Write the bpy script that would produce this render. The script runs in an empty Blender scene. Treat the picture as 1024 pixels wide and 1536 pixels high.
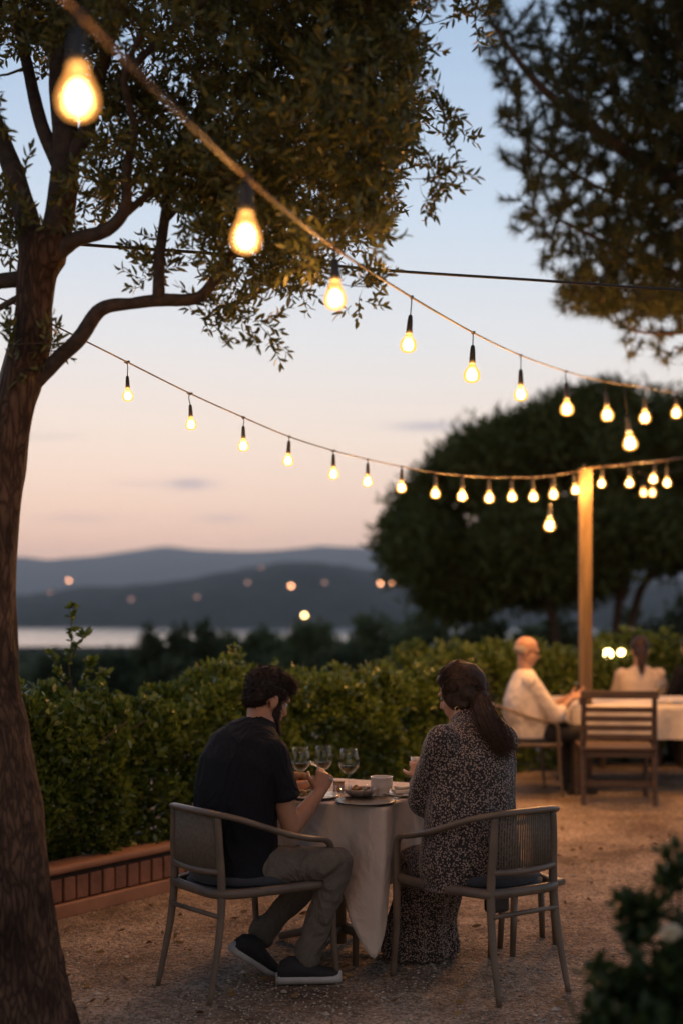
import bpy, bmesh, math, random
import numpy as np
from mathutils import Vector, Matrix, noise
R = random.Random(7); NR = np.random.default_rng(11)
sc = bpy.context.scene
COL = sc.collection
F, H, HOR = 2000.0, 1.55, 903.0

def P(px, py, Y):                      # measured point of the 1024x1536 photograph at distance Y
    return Vector(((px-512)*Y/F, Y, H-(py-HOR)*Y/F))
def G(px, py):                         # ground point
    Y = F*H/(py-HOR); return Vector(((px-512)*Y/F, Y, 0))
V = Vector

# ---------------------------------------------------------------- materials
def nodes_of(name):
    m = bpy.data.materials.new(name); m.use_nodes = True
    nt = m.node_tree; b = nt.nodes['Principled BSDF']
    return m, nt, b
def lk(nt, a, b): nt.links.new(a, b)
def mat(name, c1, c2=None, rough=.7, scale=20, bump=0, bscale=None, metal=0, spec=.5, stretch=None, coat=0, sheen=0, detail=4, lo=.35, hi=.65, sss=0, folds=0, fscale=9):
    m, nt, b = nodes_of(name)
    c2 = c2 or tuple(x*.75 for x in c1)
    tc = nt.nodes.new('ShaderNodeTexCoord'); mp = nt.nodes.new('ShaderNodeMapping')
    lk(nt, tc.outputs['Object'], mp.inputs[0])
    if stretch: mp.inputs['Scale'].default_value = stretch
    n = nt.nodes.new('ShaderNodeTexNoise'); n.inputs['Scale'].default_value = scale; n.inputs['Detail'].default_value = detail
    lk(nt, mp.outputs[0], n.inputs['Vector'])
    r = nt.nodes.new('ShaderNodeValToRGB'); e = r.color_ramp.elements
    e[0].position, e[1].position = lo, hi
    e[0].color = (*c2, 1); e[1].color = (*c1, 1)
    lk(nt, n.outputs['Fac'], r.inputs[0]); lk(nt, r.outputs[0], b.inputs['Base Color'])
    b.inputs['Roughness'].default_value = rough; b.inputs['Metallic'].default_value = metal
    b.inputs['Specular IOR Level'].default_value = spec
    b.inputs['Coat Weight'].default_value = coat; b.inputs['Sheen Weight'].default_value = sheen
    if sss:
        b.inputs['Subsurface Weight'].default_value = sss; b.inputs['Subsurface Radius'].default_value = (.01, .004, .002)
        b.inputs['Subsurface Scale'].default_value = 1
    if bump:
        n2 = nt.nodes.new('ShaderNodeTexNoise'); n2.inputs['Scale'].default_value = bscale or scale*3; n2.inputs['Detail'].default_value = 6
        lk(nt, mp.outputs[0], n2.inputs['Vector'])
        bp = nt.nodes.new('ShaderNodeBump'); bp.inputs['Strength'].default_value = bump; bp.inputs['Distance'].default_value = .01
        lk(nt, n2.outputs['Fac'], bp.inputs['Height']); lk(nt, bp.outputs[0], b.inputs['Normal'])
    if folds:      # soft creases of worn cloth
        n3 = nt.nodes.new('ShaderNodeTexNoise'); n3.inputs['Scale'].default_value = fscale; n3.inputs['Detail'].default_value = 2.5; n3.inputs['Distortion'].default_value = 1.3
        ab = nt.nodes.new('ShaderNodeMath'); ab.operation = 'SUBTRACT'; lk(nt, n3.outputs['Fac'], ab.inputs[0]); ab.inputs[1].default_value = .5
        a2 = nt.nodes.new('ShaderNodeMath'); a2.operation = 'ABSOLUTE'; lk(nt, ab.outputs[0], a2.inputs[0])
        m3 = nt.nodes.new('ShaderNodeMapping'); m3.inputs['Scale'].default_value = (1, 1, .5); m3.inputs['Rotation'].default_value = (.5, .4, 0); lk(nt, tc.outputs['Object'], m3.inputs[0]); lk(nt, m3.outputs[0], n3.inputs['Vector'])
        b3 = nt.nodes.new('ShaderNodeBump'); b3.invert = True; b3.inputs['Strength'].default_value = folds; b3.inputs['Distance'].default_value = .12; lk(nt, a2.outputs[0], b3.inputs['Height'])
        if bump: lk(nt, bp.outputs[0], b3.inputs['Normal'])
        lk(nt, b3.outputs[0], b.inputs['Normal'])
    return m
def leafmat(name, c1, c2, trans=.35, rough=.45, spec=.4):
    m, nt, b = nodes_of(name)
    g = nt.nodes.new('ShaderNodeNewGeometry'); r = nt.nodes.new('ShaderNodeValToRGB'); e = r.color_ramp.elements
    e[0].color = (*c1, 1); e[1].color = (*c2, 1)
    lk(nt, g.outputs['Random Per Island'], r.inputs[0]); lk(nt, r.outputs[0], b.inputs['Base Color'])
    b.inputs['Roughness'].default_value = rough; b.inputs['Specular IOR Level'].default_value = spec
    t = nt.nodes.new('ShaderNodeBsdfTranslucent'); mx = nt.nodes.new('ShaderNodeMixShader'); mx.inputs[0].default_value = trans
    lk(nt, r.outputs[0], t.inputs[0]); lk(nt, b.outputs[0], mx.inputs[1]); lk(nt, t.outputs[0], mx.inputs[2])
    lk(nt, mx.outputs[0], nt.nodes['Material Output'].inputs[0])
    return m
def emit(name, c, s):
    m = bpy.data.materials.new(name); m.use_nodes = True; nt = m.node_tree; nt.nodes.clear()
    e = nt.nodes.new('ShaderNodeEmission'); e.inputs[0].default_value = (*c, 1); e.inputs[1].default_value = s
    o = nt.nodes.new('ShaderNodeOutputMaterial'); lk(nt, e.outputs[0], o.inputs[0])
    m.cycles.emission_sampling = 'NONE'
    return m
def glassmat(name, c=(1, 1, 1), rough=0.0, ior=1.45):
    m, nt, b = nodes_of(name)
    b.inputs['Base Color'].default_value = (*c, 1); b.inputs['Transmission Weight'].default_value = 1
    b.inputs['Roughness'].default_value = rough; b.inputs['IOR'].default_value = ior
    return m
def bulbglass(name, c, s, tr=.55):      # tinted glass envelope that glows from the filament inside it
    m = bpy.data.materials.new(name); m.use_nodes = True; nt = m.node_tree; nt.nodes.clear()
    e = nt.nodes.new('ShaderNodeEmission'); e.inputs[0].default_value = (*c, 1); e.inputs[1].default_value = s
    t = nt.nodes.new('ShaderNodeBsdfTransparent'); t.inputs[0].default_value = (1, .8, .5, 1)
    g = nt.nodes.new('ShaderNodeBsdfGlossy'); g.inputs['Roughness'].default_value = .05
    m1 = nt.nodes.new('ShaderNodeMixShader'); m1.inputs[0].default_value = tr
    lk(nt, e.outputs[0], m1.inputs[1]); lk(nt, t.outputs[0], m1.inputs[2])
    m2 = nt.nodes.new('ShaderNodeMixShader'); m2.inputs[0].default_value = .05
    lk(nt, m1.outputs[0], m2.inputs[1]); lk(nt, g.outputs[0], m2.inputs[2])
    o = nt.nodes.new('ShaderNodeOutputMaterial'); lk(nt, m2.outputs[0], o.inputs[0])
    m.cycles.emission_sampling = 'NONE'
    return m

def thinglass(name, tint=(.97, .98, .98), refl=.6):
    m = bpy.data.materials.new(name); m.use_nodes = True; nt = m.node_tree; nt.nodes.clear()
    t = nt.nodes.new('ShaderNodeBsdfTransparent'); t.inputs[0].default_value = (*tint, 1); g = nt.nodes.new('ShaderNodeBsdfGlossy'); g.inputs['Roughness'].default_value = .02
    lw_ = nt.nodes.new('ShaderNodeLayerWeight'); pw_ = nt.nodes.new('ShaderNodeMath'); pw_.operation = 'POWER'; lk(nt, lw_.outputs['Facing'], pw_.inputs[0]); pw_.inputs[1].default_value = 3.5
    fr = nt.nodes.new('ShaderNodeMath'); fr.operation = 'MULTIPLY_ADD'; lk(nt, pw_.outputs[0], fr.inputs[0]); fr.inputs[1].default_value = refl; fr.inputs[2].default_value = .035; mx = nt.nodes.new('ShaderNodeMixShader'); lk(nt, fr.outputs[0], mx.inputs[0]); lk(nt, t.outputs[0], mx.inputs[1]); lk(nt, g.outputs[0], mx.inputs[2])
    o = nt.nodes.new('ShaderNodeOutputMaterial'); lk(nt, mx.outputs[0], o.inputs[0]); return m

# ---------------------------------------------------------------- mesh building
class MB:
    def __init__(s): s.v = []; s.f = []
    def add(s, vs, fs):
        k = len(s.v); s.v += [tuple(x) for x in vs]; s.f += [[i+k for i in f] for f in fs]; return s
    def loft(s, secs, n=16, cap=True, closed=False):
        """secs: (centre, axisA, axisB) elliptical sections"""
        vs = []; fs = []
        for c, a, b in secs:
            for i in range(n):
                t = 2*math.pi*i/n; vs.append(V(c)+V(a)*math.cos(t)+V(b)*math.sin(t))
        m = len(secs)
        for j in range(m if closed else m-1):
            for i in range(n):
                a0 = j*n+i; a1 = j*n+(i+1) % n; j2 = (j+1) % m
                fs.append([a0, a1, j2*n+(i+1) % n, j2*n+i])
        if cap and not closed:
            k = len(vs); vs.append(V(secs[0][0])); vs.append(V(secs[-1][0]))
            for i in range(n):
                fs.append([(i+1) % n, i, k]); fs.append([(m-1)*n+i, (m-1)*n+(i+1) % n, k+1])
        return s.add(vs, fs)
    def tube(s, pts, rad, n=8, flat=None, up=None, cap=True, closed=False):
        """rad: number or list; flat: multiply radius along 'up' axis"""
        pts = [V(p) for p in pts]; m = len(pts)
        if not hasattr(rad, '__len__'): rad = [rad]*m
        secs = []; prev = None
        for i, p in enumerate(pts):
            if closed: d = (pts[(i+1) % m]-pts[i-1])
            else: d = (pts[min(i+1, m-1)]-pts[max(i-1, 0)])
            if d.length < 1e-9: d = V((0, 0, 1))
            d.normalize()
            u = V(up) if up is not None else (prev if prev is not None else (V((0, 0, 1)) if abs(d.z) < .9 else V((0, 1, 0))))
            a = d.cross(u)
            if a.length < 1e-4: a = d.cross(V((1, .1, 0)))
            a.normalize(); b = a.cross(d).normalized(); prev = b
            secs.append((p, a*rad[i], b*rad[i]*(flat or 1)))
        return s.loft(secs, n, cap, closed)
    def capsule(s, a, b, ra, rb, n=12):
        a = V(a); b = V(b); d = b-a; L = d.length
        d = d.normalized() if L > 1e-9 else V((0, 0, 1))
        u = d.orthogonal().normalized(); w = d.cross(u)
        secs = []
        for k in range(5):
            t = math.pi/2*(1-k/4.0001); secs.append((a-d*ra*math.sin(t), u*ra*math.cos(t), w*ra*math.cos(t)))
        for k in range(5):
            t = math.pi/2*(k/4.0001); secs.append((b+d*rb*math.sin(t), u*rb*math.cos(t), w*rb*math.cos(t)))
        return s.loft(secs, n)
    def ell(s, c, ax, ay, az, n=16, m=10):
        secs = []
        for k in range(m+1):
            t = -math.pi/2+math.pi*(k*.998+.001*m)/m
            secs.append((V(c)+V(az)*math.sin(t), V(ax)*math.cos(t), V(ay)*math.cos(t)))
        return s.loft(secs, n)
    def ball(s, c, r, n=12, m=8):
        return s.ell(c, (r, 0, 0), (0, r, 0), (0, 0, r), n, m)
    def box(s, c, sx, sy, sz, M=None):
        vs = [V((x*sx/2, y*sy/2, z*sz/2)) for z in (-1, 1) for y in (-1, 1) for x in (-1, 1)]
        if M is not None: vs = [M @ v for v in vs]
        vs = [V(c)+v for v in vs]
        return s.add(vs, [[0, 2, 3, 1], [4, 5, 7, 6], [0, 1, 5, 4], [2, 6, 7, 3], [0, 4, 6, 2], [1, 3, 7, 5]])
    def lathe(s, prof, c=(0, 0, 0), n=28):
        """prof: list of (r, z)"""
        vs = []; fs = []; c = V(c)
        for r, z in prof:
            r = max(r, 1e-4)
            for i in range(n):
                t = 2*math.pi*i/n; vs.append(c+V((r*math.cos(t), r*math.sin(t), z)))
        for j in range(len(prof)-1):
            for i in range(n):
                fs.append([j*n+i, j*n+(i+1) % n, (j+1)*n+(i+1) % n, (j+1)*n+i])
        return s.add(vs, fs)
    def mesh(s, name, smooth=True):
        me = bpy.data.meshes.new(name); me.from_pydata(s.v, [], s.f); me.update()
        if smooth: me.shade_smooth()
        return me
    def build(s, name, m, parent=None, smooth=True, bevel=0, loc=None, rz=0):
        o = bpy.data.objects.new(name, s.mesh(name, smooth)); COL.objects.link(o)
        if m: o.data.materials.append(m)
        if parent: o.parent = parent
        if bevel:
            md = o.modifiers.new('b', 'BEVEL'); md.width = bevel; md.segments = 2; md.limit_method = 'ANGLE'
        if loc is not None: o.location = loc; o.rotation_euler.z = rz
        return o
def npmesh(name, verts, nper, m, parent=None, smooth=False):
    """one mesh of many equal n-gons; verts (N, nper, 3)"""
    N = len(verts); me = bpy.data.meshes.new(name)
    me.vertices.add(N*nper); me.vertices.foreach_set('co', verts.astype(np.float32).ravel())
    me.loops.add(N*nper); me.loops.foreach_set('vertex_index', np.arange(N*nper, dtype=np.int32))
    me.polygons.add(N); me.polygons.foreach_set('loop_start', np.arange(0, N*nper, nper, dtype=np.int32))
    me.update(calc_edges=True); me.validate()
    me.materials.append(m)
    o = bpy.data.objects.new(name, me); COL.objects.link(o)
    if parent: o.parent = parent
    return o
def unit(a): return a/np.maximum(np.linalg.norm(a, axis=-1, keepdims=True), 1e-9)
def leafverts(p, d, L, W, curl=.15):
    """hexagonal leaves at points p pointing along d"""
    n = len(p); d = unit(d); r = unit(NR.normal(size=(n, 3))); s = unit(np.cross(d, r)); nn = np.cross(s, d)
    L = (L*NR.uniform(.65, 1.2, n))[:, None]; W = (W*NR.uniform(.75, 1.2, n))[:, None]
    o = []
    for t, w, c in ((0, 0, 0), (.3, .5, .02), (.68, .42, -curl*.4), (1, 0, -curl), (.68, -.42, -curl*.4), (.3, -.5, .02)):
        o.append(p+d*L*t+s*W*w+nn*L*(c+abs(w)*.12))
    return np.stack(o, 1)
def tag(o, label, cat=None, group=None, kind=None):
    if label: o['label'] = label
    if cat: o['category'] = cat
    if group: o['group'] = group
    if kind: o['kind'] = kind
    return o
def thing(name, label, cat, loc=(0, 0, 0), rz=0, group=None):
    o = bpy.data.objects.new(name, None); COL.objects.link(o); o.location = loc; o.rotation_euler.z = rz
    return tag(o, label, cat, group)
def remesh(name, mb, m, parent=None, voxel=.008, smooth=6, wr=0, wscale=9, loc=None, stretch=(1, 1, 1)):
    """fuses overlapping closed shapes into ONE continuous surface"""
    me = mb.mesh(name, False); o = bpy.data.objects.new(name, me); COL.objects.link(o)
    r = o.modifiers.new('r', 'REMESH'); r.mode = 'VOXEL'; r.voxel_size = voxel
    s = o.modifiers.new('s', 'SMOOTH'); s.factor = .5; s.iterations = smooth
    dg = bpy.context.evaluated_depsgraph_get(); ev = o.evaluated_get(dg)
    me2 = bpy.data.meshes.new_from_object(ev); o.modifiers.clear(); o.data = me2; bpy.data.meshes.remove(me)
    me2.name = name; me2.shade_smooth(); me2.materials.clear(); me2.materials.append(m)
    if wr:
        nv = len(me2.vertices); co = np.empty(nv*3); me2.vertices.foreach_get('co', co); co = co.reshape(-1, 3)
        no = np.empty(nv*3); me2.vertices.foreach_get('normal', no); no = no.reshape(-1, 3)
        d = np.array([wrinkle(V((c[0]*stretch[0], c[1]*stretch[1], c[2]*stretch[2])), wscale) for c in co])
        co += no*(d*wr)[:, None]; me2.vertices.foreach_set('co', co.ravel()); me2.update()
    if parent: o.parent = parent
    return o
def wrinkle(c, sc_):
    q = noise.noise(c*3)*.6
    a = 1-abs(noise.noise(V((c.x*sc_+q, c.y*sc_+q, c.z*sc_*.8+q*2))))*2.2
    return a*.6+noise.noise(c*sc_*2.3)*.4
BP = 8.0
# ---------------------------------------------------------------- camera, world
cd = bpy.data.cameras.new('camera'); cam = bpy.data.objects.new('camera', cd); COL.objects.link(cam)
cam.location = (0, 0, H); cam.rotation_euler = (math.pi/2, 0, 0)
cd.sensor_fit = 'VERTICAL'; cd.sensor_height = 36; cd.lens = 36*F/1536
cd.shift_y = (HOR-768)/1536; cd.clip_end = 60000; cd.clip_start = .05
cd.dof.use_dof = True; cd.dof.focus_distance = 5.5; cd.dof.aperture_fstop = cd.lens/1000/.037; cd.dof.aperture_blades = 0
sc.camera = cam
sc.view_settings.view_transform = 'Standard'; sc.view_settings.look = 'None'; sc.view_settings.exposure = .22
w = bpy.data.worlds.new('World'); sc.world = w; w.use_nodes = True; nt = w.node_tree
bg = nt.nodes['Background']; N = nt.nodes.new
tc = N('ShaderNodeTexCoord'); nrm = N('ShaderNodeVectorMath'); nrm.operation = 'NORMALIZE'; lk(nt, tc.outputs['Generated'], nrm.inputs[0])
sep = N('ShaderNodeSeparateXYZ'); lk(nt, nrm.outputs[0], sep.inputs[0])
ramp = N('ShaderNodeValToRGB'); lk(nt, sep.outputs['Z'], ramp.inputs[0]); cr = ramp.color_ramp
SKY = [(0, (1.28, .78, .57)), (.03, (1.14, .74, .55)), (.06, (1.03, .73, .57)), (.12, (.93, .78, .67)), (.19, (.76, .76, .77)), (.28, (.57, .67, .79)),
       (.38, (.40, .53, .71)), (.50, (.24, .34, .50)), (.65, (.16, .23, .36)), (1, (.12, .17, .28))]
while len(cr.elements) < len(SKY): cr.elements.new(.5)
for e, (p, c) in zip(cr.elements, SKY): e.position = p; e.color = (*c, 1)
def math_(op, a, b=None, c=None):
    n = N('ShaderNodeMath'); n.operation = op
    for i, x in enumerate((a, b, c)):
        if x is None: continue
        if isinstance(x, (int, float)): n.inputs[i].default_value = x
        else: lk(nt, x, n.inputs[i])
    return n.outputs[0]
# the west (ahead) is bright after sunset, the east behind the camera is dark
az = math_('MULTIPLY_ADD', sep.outputs['Y'], .30, .70)
az = math_('MAXIMUM', az, .42)
mul = N('ShaderNodeVectorMath'); mul.operation = 'SCALE'; lk(nt, ramp.outputs[0], mul.inputs[0]); lk(nt, az, mul.inputs['Scale'])
# thin cloud streaks low in the west
cl = None
nz = N('ShaderNodeTexNoise'); nz.inputs['Scale'].default_value = 9; nz.inputs['Detail'].default_value = 5
mpg = N('ShaderNodeMapping'); mpg.inputs['Scale'].default_value = (1, 1, 7); lk(nt, nrm.outputs[0], mpg.inputs[0]); lk(nt, mpg.outputs[0], nz.inputs['Vector'])
for px, py, wx, wy, k in ((650, 639, 62, 7, 1.25), (285, 726, 38, 9, 1.1), (333, 777, 40, 6, .7), (120, 778, 60, 7, .45), (60, 655, 70, 6, .35), (210, 725, 40, 5, .4)):
    dx = (px-512)/F; dz = (HOR-py)/F; q = math_('DIVIDE', sep.outputs['X'], sep.outputs['Y']); z = math_('DIVIDE', sep.outputs['Z'], sep.outputs['Y'])
    a = math_('MULTIPLY', math_('SUBTRACT', q, dx), F/wx); b = math_('MULTIPLY', math_('SUBTRACT', z, dz), F/wy)
    r2 = math_('ADD', math_('MULTIPLY', a, a), math_('MULTIPLY', b, b))
    g = math_('MULTIPLY', math_('EXPONENT', math_('MULTIPLY', r2, -1.2)), k)
    cl = g if cl is None else math_('ADD', cl, g)
front = math_('GREATER_THAN', sep.outputs['Y'], 0)
cl = math_('MULTIPLY', math_('MULTIPLY', cl, front), math_('MULTIPLY', nz.outputs['Fac'], 1.3))
cl = math_('MINIMUM', cl, .8)
mix = N('ShaderNodeMix'); mix.data_type = 'RGBA'; lk(nt, cl, mix.inputs['Factor']); lk(nt, mul.outputs[0], mix.inputs['A']); mix.inputs['B'].default_value = (.42, .40, .48, 1)
sky = N('ShaderNodeTexSky'); sky.sky_type = 'NISHITA'; sky.sun_disc = False; sky.sun_elevation = math.radians(.5); sky.sun_rotation = math.radians(-12)
ms = N('ShaderNodeVectorMath'); ms.operation = 'MULTIPLY_ADD'; lk(nt, sky.outputs[0], ms.inputs[0]); ms.inputs[1].default_value = (.012, .012, .012); lk(nt, mix.outputs['Result'], ms.inputs[2])
lk(nt, ms.outputs[0], bg.inputs[0]); bg.inputs[1].default_value = 1.0
# last glow of the set sun: broad, faint and from the west
sl = bpy.data.lights.new('sun', 'SUN'); sl.energy = .12; sl.angle = math.radians(25); sl.color = (1, .72, .55)
so = bpy.data.objects.new('sun', sl); COL.objects.link(so)
so.rotation_euler = V((.2, -1, -.12)).to_track_quat('-Z', 'Y').to_euler()
cy = sc.cycles; cy.use_denoising = True; cy.max_bounces = 7; cy.diffuse_bounces = 3; cy.glossy_bounces = 3; cy.transmission_bounces = 7
cy.transparent_max_bounces = 16; cy.volume_bounces = 0; cy.sample_clamp_indirect = 4; cy.caustics_reflective = False; cy.caustics_refractive = False
try: cy.use_light_tree = True
except Exception: pass

# ---------------------------------------------------------------- ground, water, hills
def ground_z(x, y):
    t = max(0.0, y-17-max(0, -x)*.0)
    t2 = max(0.0, -x-9) if y < 17 else 0
    d = math.hypot(t, t2)
    z = -.036*d - 1.2*(1-math.exp(-d/4)) - 5.2*(1-math.exp(-d/40))
    z = max(z, -70.0)
    if d > 30: z += (noise.noise(V((x*.01, y*.01, 3)))*min(1, (d-30)/80)*2.2)
    return z
mb = MB()
ys = [-30, -10, 0, 2, 4, 6, 8, 10, 12, 14, 16, 17, 18, 19, 21, 24, 28, 34, 42, 52, 66, 84, 108, 140, 180, 240, 320, 420, 560, 750, 950, 1200, 1450, 1650, 1850, 1950, 2200, 3000, 5000, 9000, 20000, 30000]
xs = [-20000, -9000, -4000, -2000, -1000, -600, -350, -200, -120, -75, -48, -32, -22, -15, -12, -10, -9, -7, -5, -3, -1.5, 0, 1.5, 3, 5, 7, 9, 12, 18, 26, 40, 60, 90, 150, 240, 400, 700, 1300, 2500, 5000, 12000, 20000]
vs = [(x, y, ground_z(x, y)) for y in ys for x in xs]; nx = len(xs)
fs = [[j*nx+i, j*nx+i+1, (j+1)*nx+i+1, (j+1)*nx+i] for j in range(len(ys)-1) for i in range(nx-1)]
mb.add(vs, fs)
m, nt, b = nodes_of('gravel_ground')
tc = nt.nodes.new('ShaderNodeTexCoord')
def NN(t): return nt.nodes.new(t)
vo = NN('ShaderNodeTexVoronoi'); vo.inputs['Scale'].default_value = 75; lk(nt, tc.outputs['Object'], vo.inputs['Vector'])
n1 = NN('ShaderNodeTexNoise'); n1.inputs['Scale'].default_value = 1.6; n1.inputs['Detail'].default_value = 7; n1.inputs['Roughness'].default_value = .65; lk(nt, tc.outputs['Object'], n1.inputs['Vector'])
n2 = NN('ShaderNodeTexNoise'); n2.inputs['Scale'].default_value = 45; n2.inputs['Detail'].default_value = 6; lk(nt, tc.outputs['Object'], n2.inputs['Vector'])
r1 = NN('ShaderNodeValToRGB'); e = r1.color_ramp.elements; e[0].position = .36; e[1].position = .64; e[0].color = (.19, .14, .10, 1); e[1].color = (.52, .42, .32, 1); lk(nt, n1.outputs['Fac'], r1.inputs[0])
r2 = NN('ShaderNodeValToRGB'); e = r2.color_ramp.elements; e[0].color = (.45, .42, .4, 1); e[1].color = (1.25, 1.2, 1.15, 1); sp = NN('ShaderNodeSeparateColor'); lk(nt, vo.outputs['Color'], sp.inputs[0]); lk(nt, sp.outputs[0], r2.inputs[0])
mm = NN('ShaderNodeMix'); mm.data_type = 'RGBA'; mm.blend_type = 'MULTIPLY'; mm.inputs['Factor'].default_value = 1; lk(nt, r1.outputs[0], mm.inputs['A']); lk(nt, r2.outputs[0], mm.inputs['B'])
# beyond the terrace the ground is scrub, not gravel
sx = NN('ShaderNodeSeparateXYZ'); lk(nt, tc.outputs['Object'], sx.inputs[0]); gt = NN('ShaderNodeMath'); gt.operation = 'GREATER_THAN'; lk(nt, sx.outputs['Y'], gt.inputs[0]); gt.inputs[1].default_value = 17
m3 = NN('ShaderNodeMix'); m3.data_type = 'RGBA'; lk(nt, gt.outputs[0], m3.inputs['Factor']); lk(nt, mm.outputs['Result'], m3.inputs['A']); m3.inputs['B'].default_value = (.045, .055, .028, 1)
lk(nt, m3.outputs['Result'], b.inputs['Base Color']); b.inputs['Roughness'].default_value = .95; b.inputs['Specular IOR Level'].default_value = .2
ad = NN('ShaderNodeMath'); lk(nt, vo.outputs['Distance'], ad.inputs[0]); lk(nt, n2.outputs['Fac'], ad.inputs[1])
bp = NN('ShaderNodeBump'); bp.inputs['Strength'].default_value = .9; bp.inputs['Distance'].default_value = .012; bp.invert = True; lk(nt, ad.outputs[0], bp.inputs['Height']); lk(nt, bp.outputs[0], b.inputs['Normal'])
tag(mb.build('ground', m), 'gravel terrace running out to the dark valley', kind='structure')
# loose stones
n = 26000; c = np.empty((n, 3)); yy = 4.7+8.3*NR.uniform(0, 1, n)**1.7; xx = NR.uniform(-1.75, 2.3, n)*yy/5.5
keep = (xx*.8-(yy-6.35)*.6) > -1.32; xx, yy = xx[keep], yy[keep]; n = len(xx)
s = NR.uniform(.0025, .0075, n)*(1+(NR.uniform(0, 1, n) > .985)*1.4)
base = np.array([(1, 0, 0), (0, 1, 0), (-1, 0, 0), (0, -1, 0), (0, 0, 1), (0, 0, -1)], float)
vv = base[None]*NR.uniform(.6, 1.3, (n, 6, 1))*np.array([1, 1, .6]); a = NR.uniform(0, 6.28, n); ca, sa = np.cos(a)[:, None], np.sin(a)[:, None]
vv = np.stack([vv[..., 0]*ca-vv[..., 1]*sa, vv[..., 0]*sa+vv[..., 1]*ca, vv[..., 2]], -1)*s[:, None, None]+np.stack([xx, yy, s*.2], -1)[:, None]
tri = np.array([(0, 1, 4), (1, 2, 4), (2, 3, 4), (3, 0, 4), (1, 0, 5), (2, 1, 5), (3, 2, 5), (0, 3, 5)])
me = bpy.data.meshes.new('gravel'); me.from_pydata(vv.reshape(-1, 3).tolist(), [], (np.arange(n)[:, None, None]*6+tri[None]).reshape(-1, 3).tolist())
stone = leafmat('pebble', (.16, .125, .095), (.60, .52, .42), 0, .8, .3); me.materials.append(stone)
g = bpy.data.objects.new('gravel', me); COL.objects.link(g); tag(g, 'loose gravel scattered over the terrace', kind='stuff')
# fallen leaves
n = 420; yy = NR.uniform(4.9, 10, n); xx = NR.uniform(-1.5, 2.6, n)*yy/5.5; kp = (xx*.8-(yy-6.35)*.6) > -1.3; xx, yy = xx[kp], yy[kp]; n = len(xx)
fl = leafverts(np.stack([xx, yy, np.full(n, .012)], 1), np.stack([NR.normal(size=n), NR.normal(size=n), NR.normal(size=n)*.12], 1), .045, .02, .3); fl[..., 2] = np.clip(fl[..., 2], .006, .03)
tag(npmesh('fallen_leaves', fl, 6, leafmat('dry_leaf', (.12, .06, .02), (.34, .22, .09), .1, .7, .2)), 'dry fallen leaves strewn over the gravel', kind='stuff')
# lake
mb = MB(); zl = -60.0
mb.add([(-9000, 1850, zl), (9000, 1850, zl), (9000, 6000, zl), (-9000, 6000, zl)], [[0, 1, 2, 3]])
m, nt, b = nodes_of('lake_water'); b.inputs['Base Color'].default_value = (.03, .04, .05, 1); b.inputs['Roughness'].default_value = .22; b.inputs['Metallic'].default_value = .0; b.inputs['Specular IOR Level'].default_value = 1
tc = nt.nodes.new('ShaderNodeTexCoord'); n2 = nt.nodes.new('ShaderNodeTexNoise'); n2.inputs['Scale'].default_value = .05; lk(nt, tc.outputs['Object'], n2.inputs['Vector'])
bp = nt.nodes.new('ShaderNodeBump'); bp.inputs['Strength'].default_value = .1; lk(nt, n2.outputs['Fac'], bp.inputs['Height']); lk(nt, bp.outputs[0], b.inputs['Normal'])
tag(mb.build('lake', m), 'pale lake water below the far hills', kind='structure')
def hill(name, sky_pts, D, depth, base_z, m, amp, label, nsc):
    xs_ = [p[0] for p in sky_pts]; zs_ = [p[1] for p in sky_pts]; nx = 240; nd = 14
    mb = MB(); vs = []
    for j in range(nd+1):
        t = j/nd; d = D-depth+2*depth*t; prof = math.sin(math.pi*t)**.8 if 0 < t < 1 else 0
        for i in range(nx+1):
            px = xs_[0]+(xs_[-1]-xs_[0])*i/nx; top = H+(HOR-np.interp(px, xs_, zs_))*D/F
            x = (px-512)*D/F; q = noise.fractal(V((x*nsc, d*nsc, 1)), 1, 2.1, 6)
            z = base_z+(top-base_z)*prof+q*amp*prof
            vs.append((x, d, z))
    fs = [[j*(nx+1)+i, j*(nx+1)+i+1, (j+1)*(nx+1)+i+1, (j+1)*(nx+1)+i] for j in range(nd) for i in range(nx)]
    mb.add(vs, fs); return tag(mb.build(name, m), label, kind='structure')
hm = mat('wooded_hill', (.05, .055, .04), (.025, .03, .022), .95, .012, detail=8)
hm2 = mat('far_mountain', (.06, .06, .055), (.04, .042, .04), .95, .004)
HILL = hill('hill', [(-1500, 890), (-400, 880), (30, 893), (100, 886), (200, 881), (280, 870), (360, 852), (400, 846), (430, 841), (480, 844), (520, 850), (560, 858), (600, 868), (650, 880), (760, 885), (1000, 870), (1500, 880), (2500, 900)], 3800, 600, -64, hm, 15, 'dark wooded hill dotted with lit houses across the lake', .0065)
MOUNT = hill('mountain', [(-2000, 850), (-500, 846), (30, 834), (80, 840), (150, 833), (200, 827), (245, 819), (300, 826), (370, 829), (430, 824), (480, 817), (540, 822), (600, 830), (760, 826), (1000, 840), (2000, 836), (3000, 850)], 16000, 2200, -64, hm2, 24, 'pale blue mountain range on the horizon', .0012)
# haze
mb = MB(); mb.box((0, 9480, 325), 44000, 19160, 2*397)
m = bpy.data.materials.new('haze'); m.use_nodes = True; nt = m.node_tree; nt.nodes.clear()
pv = nt.nodes.new('ShaderNodeVolumePrincipled'); pv.inputs['Density'].default_value = 5.5e-5; pv.inputs['Anisotropy'].default_value = .55; pv.inputs['Color'].default_value = (.82, .9, 1, 1)
o_ = nt.nodes.new('ShaderNodeOutputMaterial'); lk(nt, pv.outputs[0], o_.inputs['Volume'])
HAZE = tag(mb.build('haze', m, smooth=False), 'thin evening haze over the valley', kind='stuff')
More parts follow.
